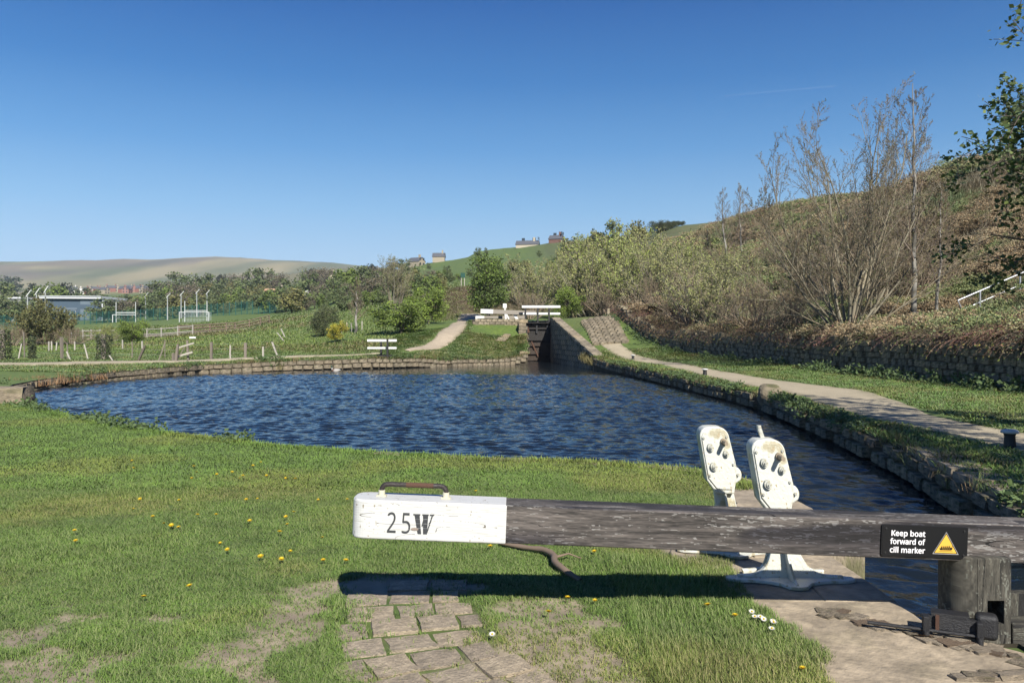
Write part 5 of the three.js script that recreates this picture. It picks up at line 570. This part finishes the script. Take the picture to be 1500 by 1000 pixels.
{ // village and hill farms
  reseed(500); const brick = mat(.26, .12, .09), brick2 = mat(.3, .16, .13), rend = mat(.72, .7, .66), sand = mat(.36, .31, .23), slate = mat(.1, .105, .12, .7), tile = mat(.2, .13, .11);
  let k = 0; for (const [px, py] of [[100, 428], [108, 428], [118, 427], [126, 426], [134, 424], [139, 421], [146, 424], [152, 421], [158, 424], [165, 423], [172, 425], [180, 422], [186, 416], [190, 425], [196, 423], [203, 424], [211, 422], [218, 421], [224, 424], [230, 422], [236, 424], [243, 423], [250, 425], [206, 416], [255, 425]]) { const d = 760 + rr(-30, 30), x = X(px, d), red = k % 3 !== 1; house(k < 3 ? 'white rendered village house at the edge of the estate' : red ? 'red brick village house below the moor' : 'grey roofed village house below the moor', x, d, rr(4.8, 6.4), 3.9, rr(5.5, 8.5), [0, 1.57, .5, 1.2][k % 4], k < 3 ? rend : red ? (k % 2 ? brick : brick2) : sand, k % 4 === 2 ? tile : slate, k < 3 ? 'white village houses' : 'village houses below the moor'); k++; }
  house('stone farmhouse with gable and twin roofs on the green hilltop', X(610, 380), 380, 5, 2.6, 6.5, 1.0, sand, slate, null, .5); house('square stone farmhouse with chimney on the skyline', X(643, 380), 380, 4.8, 2.6, 5.5, 1.57, sand, slate, null, .3); house('long low barn with dark roof on the hill skyline', X(773, 332), 332, 4.2, 1.3, 9, 1.35, mat(.5, .44, .34), slate, null, .2); house('dark gabled barn half hidden behind hilltop trees', X(815, 320), 320, 4, 1.5, 5, 1.2, mat(.17, .09, .07), slate, null, .2); house('pale stone house tucked among the trees of the valley side', X(486, 330), 330, 4, 5, 5, .4, mat(.55, .48, .36), slate, null); 
  house('pale cottage with orange roof between the woods', X(404, 300), 300, 7, 2.6, 8, 1.4, mat(.5, .42, .33), mat(.42, .26, .16), null); 
  for (const [px, l, n] of [[425, 3.6, 'white van parked beyond the rough field'], [446, 5, 'long white trailer parked beside the van'], [403, 2, 'small white car parked beyond the rough field']]) { const d = 285, x = X(px, d), v = thing('parked_vehicle', n, l > 4.5 ? 'trailer' : l > 3 ? 'van' : 'car', V(x, d, groundY(x, d) + .05)); const s = new THREE.Shape(), hh = l > 3 ? 2.1 : 1.3; s.moveTo(-l / 2, .4); s.lineTo(l / 2, .4); s.lineTo(l / 2, hh); s.lineTo(-l / 2 + (l > 4.5 ? .1 : l * .22), hh); s.lineTo(-l / 2, 1.1); part('body', new THREE.ExtrudeGeometry(s, { depth: 1.8, bevelEnabled: true, bevelSize: .06, bevelThickness: .06 }), whiteFlat, v); for (const q of [-.3, .3]) part('wheel', (() => { const g = cyl(.36, .36, .2, 14); g.rotateX(Math.PI / 2); g.translate(q * l, .36, 1.85); return g; })(), tarBlack, v); part('window', box(l * .25, .5, .04, -l * .25, 1.45, 1.9), tarBlack, v); }
  const sg = thing('hill_sign', 'small green sign on two posts at the top of the heather bank', 'sign', V(X(678, 101), 101, groundY(X(678, 101), 101))); part('board', box(.55, .6, .06, 0, 1.5, 0), mat(.02, .08, .06), sg); for (const q of [-.2, .2]) part('post', box(.08, 1.3, .08, q, .6, -.05), paleWood, sg);
  const wp = thing('path_marker', 'short pale stone marker by the wall end above the sett ramp', 'post', V(7.6, 64.5, groundY(7.6, 64.5))); part('post', rbox(.22, .75, .18, .03, 0, .3, 0), stoneMats[0], wp);
}
{ // duck on the water
  const b = new GB(), pts = [[-.34, .1], [-.28, .09], [-.18, .06], [-.02, .04], [.12, .05], [.2, .09], [.22, .16], [.225, .24], [.24, .29], [.27, .31], [.3, .3], [.34, .29], [.37, .285]].map(([x, y]) => new THREE.Vector3(x, y, 0)), rad = [.015, .05, .1, .125, .11, .075, .045, .042, .055, .055, .035, .02, .012], cs = [[.5, .48, .44], [.5, .48, .44], [.5, .47, .42], [.45, .42, .38], [.12, .07, .05], [.1, .06, .04], [.5, .5, .48], [.02, .05, .03], [.02, .05, .03], [.02, .05, .03], [.02, .05, .03], [.4, .3, .05], [.4, .3, .05]]; b.tube(pts, rad, 12, cs);
  const dk = solo('duck', b.build(), vmat(.8), 'mallard duck swimming near the far bank', 'duck'); dk.position.copy(V(X(491, 49), 49, -.4)); dk.rotation.y = 2.9; dk.scale.setScalar(1.0);
}

// ---------------------------------------------------------------- grass, bracken, flowers
function tuft(seedN, n, h, w, spread, cols, lean = .6) { reseed(seedN); const b = new GB(); for (let k = 0; k < n; k++) { const a = rnd() * 6.283, r = Math.sqrt(rnd()) * spread, hh = h * rr(.5, 1.1); b.blade(new THREE.Vector3(Math.cos(a) * r, -.008, Math.sin(a) * r), hh, w * rr(.7, 1.3), hh * lean * rr(.2, 1.2), rnd() * 6.283, vary(cols[Math.floor(rnd() * cols.length)], .18)); } return b.build(); }
const grassMat = new THREE.MeshPhysicalMaterial({ color: lin(KA, KA, KA), vertexColors: true, roughness: .75, transmission: .3, thickness: 0, side: THREE.DoubleSide });
function scatter(name, geo, material, spots, label, cat) { const m = new THREE.InstancedMesh(geo, material, spots.length), q = new THREE.Matrix4(), e = new THREE.Euler(), u = new THREE.Quaternion(), c = new THREE.Color(); m.name = numbered(name); spots.forEach((s, i) => { e.set(rr(-.12, .12), rnd() * 6.283, rr(-.12, .12)); q.compose(V(s[0], s[1], s[2]), u.setFromEuler(e), new THREE.Vector3(s[3], s[4] || s[3], s[3])); m.setMatrixAt(i, q); m.setColorAt(i, c.setRGB(...(s[5] || [1, 1, 1]))); }); m.instanceMatrix.needsUpdate = true; scene.add(m); return tag(m, label, cat, null, 'stuff'); }
const greens = [[.155, .255, .035], [.125, .22, .03], [.185, .275, .045], [.155, .245, .035], [.25, .26, .09]];
const lawnTone = (x, d) => { const n = fbm(x * .7 + 11, d * .7), m = fbm(x * 3.1, d * 3.1, 3), k = .77 + .62 * m, y = ss(.42, .7, n); return [k * mix(.92, 1.25, y), k * mix(1, 1.04, y), k * mix(.95, 1.1, y)]; };
const lawnOk = (x, d) => { if (pondSd(x, d) < .02) return 0; const q = quay(x, d); if (d < 10 && q > -.04 + (noise(x * 7, d * 7) - .5) * .16) return 0; if (onSetts(x, d)) return .04 * (noise(x * 4, d * 4) > .55 ? 4 : .4); const b = bare(x, d); return 1 - .8 * b; };
reseed(600);
{
  const near = [], mid = [], far = []; let guard = 0;
  while (near.length < 105000 && guard++ < 600000) { const d = 3.0 + 7.5 * Math.pow(rnd(), 1.05), x = rr(-.74, .5) * d; if (x > 2.2 && d < 7.4) continue; const ok = lawnOk(x, d); if (rnd() > ok) continue; const t = lawnTone(x, d), tall = fbm(x * 1.3 + 31, d * 1.3, 3); const edge = d < 6.6 && x > .75 ? 2.1 : 1; const s = rr(.65, 1.15) * (.6 + .8 * tall) * edge; near.push([x, d, groundY(x, d) + (fbm(x * 2.2, d * 2.2, 3) - .5) * .035 - bare(x, d) * .012 - .004, rr(.8, 1.3), s, t]); }
  guard = 0; while (mid.length < 52000 && guard++ < 400000) { const d = rr(9.5, 24), x = rr(-.85, .42) * d; const sd = pondSd(x, d); if (sd < .02 || x > 3) continue; mid.push([x, d, groundY(x, d) + (d < 15 && x > -8 ? (fbm(x * 2.2, d * 2.2, 3) - .5) * .035 : 0) - .005, rr(1.2, 1.9), rr(.8, 1.3) * (sd < .35 ? 1.9 : 1), lawnTone(x, d)]); }
  scatter('lawn_grass', tuft(1, 12, .036, .0036, .04, greens, 1.1), grassMat, near, 'short green grass of the near lawn', 'grass');
  scatter('lawn_grass', tuft(2, 12, .036, .006, .055, greens, 1.1), grassMat, mid, 'short green grass of the lawn by the water', 'grass');
  // banks beyond the water and beside the right towpath
  const offPath = (x, d) => { for (const p of [PATHR, PATHL, PATHC]) { let b = 9; for (let k = 0; k < p.length - 1; k++) { const s = segDist(x, d, [p[k], p[k + 1]]); b = Math.min(b, s - Math.max(p[k][2], p[k + 1][2]) * .88); } if (b < 0) return false; } return !(d > 55.6 && d < 64.6 && x > 5.6 && x < 8.1); };
  guard = 0; while (far.length < 52000 && guard++ < 500000) { let x, d; if (rnd() < .55) { d = 4 + 50 * Math.pow(rnd(), 1.5); x = rr(5.2, 13.6); } else if (rnd() < .5) { x = rr(-9, 1.2); d = rr(52, 70); } else { x = rr(-34, -7); d = rr(38, 64); } const sd = pondSd(x, d); if (sd < .04 || wallSide(x, d) > -.05 || !offPath(x, d)) continue; if (d > 65.8 && x > -3.4 && x < 4) continue; const edge = sd < .8 || wallSide(x, d) > -.9; const t = lawnTone(x, d), dry = edge && noise(x * 1.2, d * 1.2) > .55 ? 1 : 0; far.push([x, d, groundY(x, d) - .01, rr(1.6, 2.8) * (d > 35 ? 1.7 : 1), rr(.9, 1.6) * (edge ? 1.35 : 1) * (d > 35 ? 1.4 : 1), dry ? [1.35, .95, 1.2] : t]); }
  scatter('bank_grass', tuft(3, 11, .055, .009, .075, greens, .9), grassMat, far, 'grass on the canal banks and verges', 'grass');
  // rough pasture
  const rough = []; guard = 0; while (rough.length < 26000 && guard++ < 200000) { const d = rr(56, 150), x = rr(-.72, -.06) * d; if (x > -8 && d < 80) continue; const n = fbm(x * .12, d * .12 + 7); const tan = ss(.55, .75, fbm(x * .09 + 4, d * .09, 3)) + (d < 68 && x > -26 && x < -8 ? .8 * ss(3, 1, Math.abs(d - 62 - (x + 20) * -.1)) : 0); rough.push([x, d, groundY(x, d) - .02, rr(1, 1.8) * (d / 60), rr(.7, 1.6) * (1 + .5 * tan), rnd() < tan ? [1.6, 1.0, 1.7] : [1.15 + .6 * n, 1.1 + .4 * n, 1.2]]); }
  scatter('pasture_grass', tuft(4, 14, .11, .025, .3, greens, .9), grassMat, rough, 'rough tussocky grass of the left field', 'grass');
}
{ // dead bracken and dry stems over the hillside
  reseed(700); const brk = [], dry = [], br = new GB(); for (let k = 0; k < 16; k++) { const a = rnd() * 6.28, h = rr(.3, .75), l = rr(.3, .8), c = vary([.35, .24, .135], .35), p0 = new THREE.Vector3(rr(-.25, .25), 0, rr(-.25, .25)), p1 = p0.clone().add(new THREE.Vector3(Math.cos(a) * l * .4, h * .8, Math.sin(a) * l * .4)), p2 = p0.clone().add(new THREE.Vector3(Math.cos(a) * l, h * .65, Math.sin(a) * l)); br.tube([p0, p1, p2], [.012, .009, .004], 3, c); for (let q = 0; q < 30; q++) { const t = rnd(), p = p1.clone().lerp(p2, t); p.y += rr(-.03, .05); p.x += rr(-.06, .06); p.z += rr(-.06, .06); br.leaf(p, rr(.03, .075), vary(rnd() < .45 ? [.37, .25, .135] : [.38, .3, .18], .25), .3); } }
  const brGeo = br.build(), dg = new GB(); for (let k = 0; k < 26; k++) { const a = rnd() * 6.28; dg.blade(new THREE.Vector3(rr(-.2, .2), 0, rr(-.2, .2)), rr(.2, .6), .012, rr(.15, .5), a, vary([.36, .29, .18], .25)); } const dryGeo = dg.build(); let guard = 0;
  const rx = () => { const d = 6 + 130 * Math.pow(rnd(), 1.15), s = Math.pow(rnd(), .75) * (12 + d * .42); return [s, d]; };
  while (brk.length < 17000 && guard++ < 200000) { const [s, d] = rx(); let x = 0; { let k = 0; while (k < WALLX.length - 2 && d > WALLX[k + 1][1]) k++; x = mix(WALLX[k][0], WALLX[k + 1][0], clamp((d - WALLX[k][1]) / (WALLX[k + 1][1] - WALLX[k][1]), 0, 1)) + .45 + s; } if (x / d > .85 || (d > 62 && s < 5)) continue; const n = fbm(x * .22, d * .22 + 3, 3), m = fbm(x * .5 + 9, d * .5, 3); const sc = (d > 60 ? 1.6 : 1) * rr(.8, 1.4), olive = ss(.48, .6, m); const tone = [mix(.9, .62, olive) * (.75 + .6 * n), mix(.95, 1.0, olive) * (.75 + .6 * n), mix(1, .72, olive) * (.75 + .6 * n)]; (n + rr(-.1, .1) > .47 ? brk : dry).push([x, d, groundY(x, d) - .05, sc, sc * rr(.6, 1.1), tone]); }
  scatter('dead_bracken', brGeo, vmat(.95), brk, 'rust brown dead bracken covering the right hillside', 'bracken'); scatter('dry_grass', dryGeo, vmat(.95), dry, 'dry straw coloured stems among the bracken', 'dry grass');
  // brambles tumbling over the wall top
  const tg = new GB(); for (let k = 0; k < 14; k++) { let p = new THREE.Vector3(rr(-.3, .5), rr(0, .25), rr(-.5, .5)), v = new THREE.Vector3(rr(-1, .2), rr(.1, .8), rr(-.8, .8)).normalize(), pts = [p.clone()]; for (let q = 0; q < 5; q++) { p = p.clone().addScaledVector(v, .2); v.y -= .38; v.normalize(); pts.push(p); } tg.tube(pts, pts.map((_, q) => .008 - q * .001), 3, vary([.2, .14, .1], .4)); for (let q = 0; q < 7; q++) tg.leaf(pts[1 + Math.floor(rnd() * 5)].clone(), rr(.03, .07), vary(rnd() < .35 ? [.17, .2, .05] : [.27, .2, .12], .3)); }
  const brm = []; along(WALL.slice(1), .22, (x, d) => { const n = noise(d * .3, 8); for (let k = 0; k < 2; k++) if (rnd() < .2 + .7 * n) brm.push([x + rr(.2, .85), d + rr(-.2, .2), groundY(x + .75, d) - .12 + rr(-.05, .1), rr(.7, 1.25), rr(.7, 1.2), [rr(.7, 1.2), rr(.7, 1.1), rr(.7, 1.1)]]); });
  // keep the trailing side towards the path
  { const m = new THREE.InstancedMesh(tg.build(), vmat(.95), brm.length), q = new THREE.Matrix4(), u = new THREE.Quaternion(), e = new THREE.Euler(), c = new THREE.Color(); m.name = 'brambles'; brm.forEach((s, i) => { e.set(0, rr(-.7, .7), 0); q.compose(V(s[0], s[1], s[2]), u.setFromEuler(e), new THREE.Vector3(s[3], s[4], s[3])); m.setMatrixAt(i, q); m.setColorAt(i, c.setRGB(...s[5])); }); scene.add(m); tag(m, 'tangled brown bramble stems trailing over the dry stone wall', 'brambles', null, 'stuff'); }
  // leafy weeds at the foot of the wall and along the water's edge
  const wg = new GB(); for (let k = 0; k < 60; k++) { const a = rnd() * 6.28, r = Math.sqrt(rnd()) * .22; wg.leaf(new THREE.Vector3(Math.cos(a) * r, rr(.02, .3) * (1 - r * 2), Math.sin(a) * r), rr(.06, .12), vary([.1, .165, .04], .3), .4); } const weedGeo = wg.build(), weeds = [], reeds = [];
  along(WALL.slice(1), .3, (x, d) => { if (noise(d * .5, 3) > .4) weeds.push([x - rr(.15, .9), d, groundY(x - .4, d) - .02, rr(.7, 1.5), rr(.6, 1.7)]); });
  const edge = (line, step, p, pw, big) => along(line, step, (x, d, turn) => { const nx = Math.sin(turn), nd = -Math.cos(turn), o = rr(-.12, .3), q = noise(x * .6 + 3, d * .6); if (q > p + .1) reeds.push([x + nx * o, d + nd * o, groundY(x + nx * .3, d + nd * .3) - rr(.05, .25), rr(.5, .9) * big, rr(.5, 1.0) * big, rnd() < .5 ? [.8, .7, .6] : [.5, .75, .4]]); if (noise(x * .5 + 30, d * .5) > pw) weeds.push([x + nx * o, d + nd * o, groundY(x + nx * .3, d + nd * .3) - rr(0, .2), rr(.7, 1.4) * big, rr(.7, 1.3) * big]); });
  edge(POND.slice(iR, iR + 11), .11, .34, .34, .7); edge(POND.slice(iG, POND.length), .3, .5, .62, 1.0); edge([[-16.6, 26.5], [-14.2, 22.7], [-10.2, 18.8], [-8.2, 16.8], [-6.3, 15.2], [-4.4, 13.9]], .12, 2, .3, .75);
  for (let k = 0; k < 50; k++) reeds.push([rr(-20.4, -18.6), rr(32, 38), -.25, .9, rr(.5, 1.0), [.9, .65, .5]]); for (let k = 0; k < 18; k++) { reeds.push([rr(-15.3, -14.0), rr(49.2, 50), -.3, .8, rr(.8, 1.2), [.8, .9, .5]]); weeds.push([rr(-15.3, -13.8), rr(49.2, 50), -.1, 1.8, 2]); }
  for (let k = 0; k < 46; k++) { const t = rnd(); reeds.push([mix(5.3, 4.9, t) - rr(0, .4), mix(51, 54, t), mix(-.1, .3, t) + rr(-.2, .1), .9, rr(.6, 1.1), [.7, .75, .5]]); }
  scatter('bank_weeds', weedGeo, grassMat, weeds, 'leafy green weeds at the wall foot and water edge', 'weeds'); scatter('dry_reeds', dryGeo, vmat(.95), reeds, 'dry reeds and dead stems along the water edge', 'reeds');
  const hea = []; for (let k = 0; k < 2600; k++) { const a = rnd() * 6.28, r = Math.sqrt(rnd()), x = -5.5 + Math.cos(a) * r * 7.5, d = 92 + Math.sin(a) * r * 12; if (Math.abs(x + 4.2) < 1.4 && d < 85) continue; hea.push([x, d, groundY(x, d) - .03, rr(.8, 1.5), rr(.35, .7), rnd() < .5 ? [.55, .5, .6] : [.8, .95, .7]]); } scatter('heather', dryGeo, vmat(.95), hea, 'brown heather and dry grass on the bank above the far path', 'heather');
}
{ // dandelions and daisies, each where it grows
  reseed(800); const gd = (px, py) => { const d = 2150 / (py - 490); return [X(px, d), d]; };
  const head = new THREE.Group(); head.name = 'dandelion'; { const f = new GB(); for (let k = 0; k < 46; k++) { const a = k * 2.4, r = .022 * Math.sqrt(k / 46); f.blade(new THREE.Vector3(Math.cos(a) * r * .3, .05, Math.sin(a) * r * .3), .008 + .008 * (1 - k / 46), .008, r + .004, a, vary([.72, .5, .01], .12)); } part('flower_head', f.build(), vmat(.7), head); const st = new GB(); st.tube([new THREE.Vector3(0, -.01, 0), new THREE.Vector3(.004, .05, 0)], [.003, .003], 5, [.16, .2, .06]); part('stem', st.build(), vmat(.8), head); }
  for (const [px, py] of [[193, 677], [194, 688], [283, 686], [286, 695], [280, 705], [317, 697], [339, 696], [350, 703], [355, 702], [369, 686], [381, 679], [205, 735], [195, 750], [223, 763], [262, 736], [287, 760], [360, 736], [377, 735], [365, 768], [418, 702], [431, 706], [465, 734], [429, 757], [419, 763], [421, 771], [408, 786], [472, 790], [322, 798], [333, 811], [381, 822], [411, 824], [424, 812], [473, 826], [278, 867], [208, 883], [108, 784], [110, 799], [505, 827], [250, 776], [261, 777], [315, 761], [872, 813], [872, 884], [832, 881], [1040, 895], [1078, 909], [803, 906], [1178, 990], [697, 723], [805, 797], [718, 805], [508, 735], [390, 700], [240, 772]]) { const [x, d] = gd(px, py), c = head.clone(); c.name = numbered('dandelion'); c.position.copy(V(x, d, groundY(x, d) + rr(-.01, .01))); c.rotation.set(rr(-.1, .45), rnd() * 6, rr(-.25, .25)); c.scale.setScalar(rr(.6, .95)); scene.add(c); tag(c, d < 6.2 && x > 0 ? 'yellow dandelion in the grass by the lockside paving' : 'yellow dandelion flowering in the open lawn', 'dandelion', d < 6.2 && x > 0 ? 'dandelions by the lockside' : 'dandelions in the lawn'); }
  const dz = new THREE.Group(); dz.name = 'daisy'; { const f = new GB(); for (let k = 0; k < 18; k++) { const a = k / 18 * 6.283; f.blade(new THREE.Vector3(Math.cos(a) * .003, .045, Math.sin(a) * .003), .005, .006, .017, a, [.78, .77, .74]); } part('petals', f.build(), vmat(.8), dz); part('flower_centre', new THREE.SphereGeometry(.006, 8, 6).translate(0, .05, 0), mat(.6, .42, .02), dz); part('stem', cyl(.002, .002, .05, 5, 0, .02, 0), mat(.12, .17, .05), dz); }
  for (const [px, py] of [[1101, 903], [1106, 912], [1114, 912], [1134, 921], [1131, 930], [1133, 919], [721, 937], [1118, 913]]) { const [x, d] = gd(px, py), c = dz.clone(); c.name = numbered('daisy'); c.position.copy(V(x, d, groundY(x, d))); c.rotation.set(rr(.2, .6), rnd(), 0); c.scale.setScalar(1.1); scene.add(c); tag(c, px < 800 ? 'single white daisy beside the sett path' : 'white daisy at the edge of the lockside paving', 'daisy', px < 800 ? null : 'daisies by the paving'); }
  const leaf = (px, py, d) => { const b = new GB(); b.leaf(new THREE.Vector3(), .13, [.4, .25, .1], 1); const o = solo('fallen_leaf', b.build(), vmat(.8), d > 6 ? 'dry leaf floating on the water behind the sign' : 'dry brown leaf lying on the lockside flag', 'leaf'); o.position.copy(V(X(px, d), d, d > 6 ? -.385 : .02)); }; leaf(1248, 826, 7.6); leaf(1336, 937, 4.85);
}

{ // faint vapour trail high over the hill
  const o = solo('cloud', rod(V(1550, 6000, 1746), V(2360, 6000, 1818), 3.5, 6, 5), new THREE.MeshStandardMaterial({ color: 0xffffff, roughness: 1, transparent: true, opacity: .014, side: THREE.DoubleSide }), 'faint thin vapour trail in the clear sky', 'cloud', null, 'structure');
}

scene.traverse(o => { if (o.isMesh) { o.castShadow = true; o.receiveShadow = true; } });
renderer.render(scene, camera);
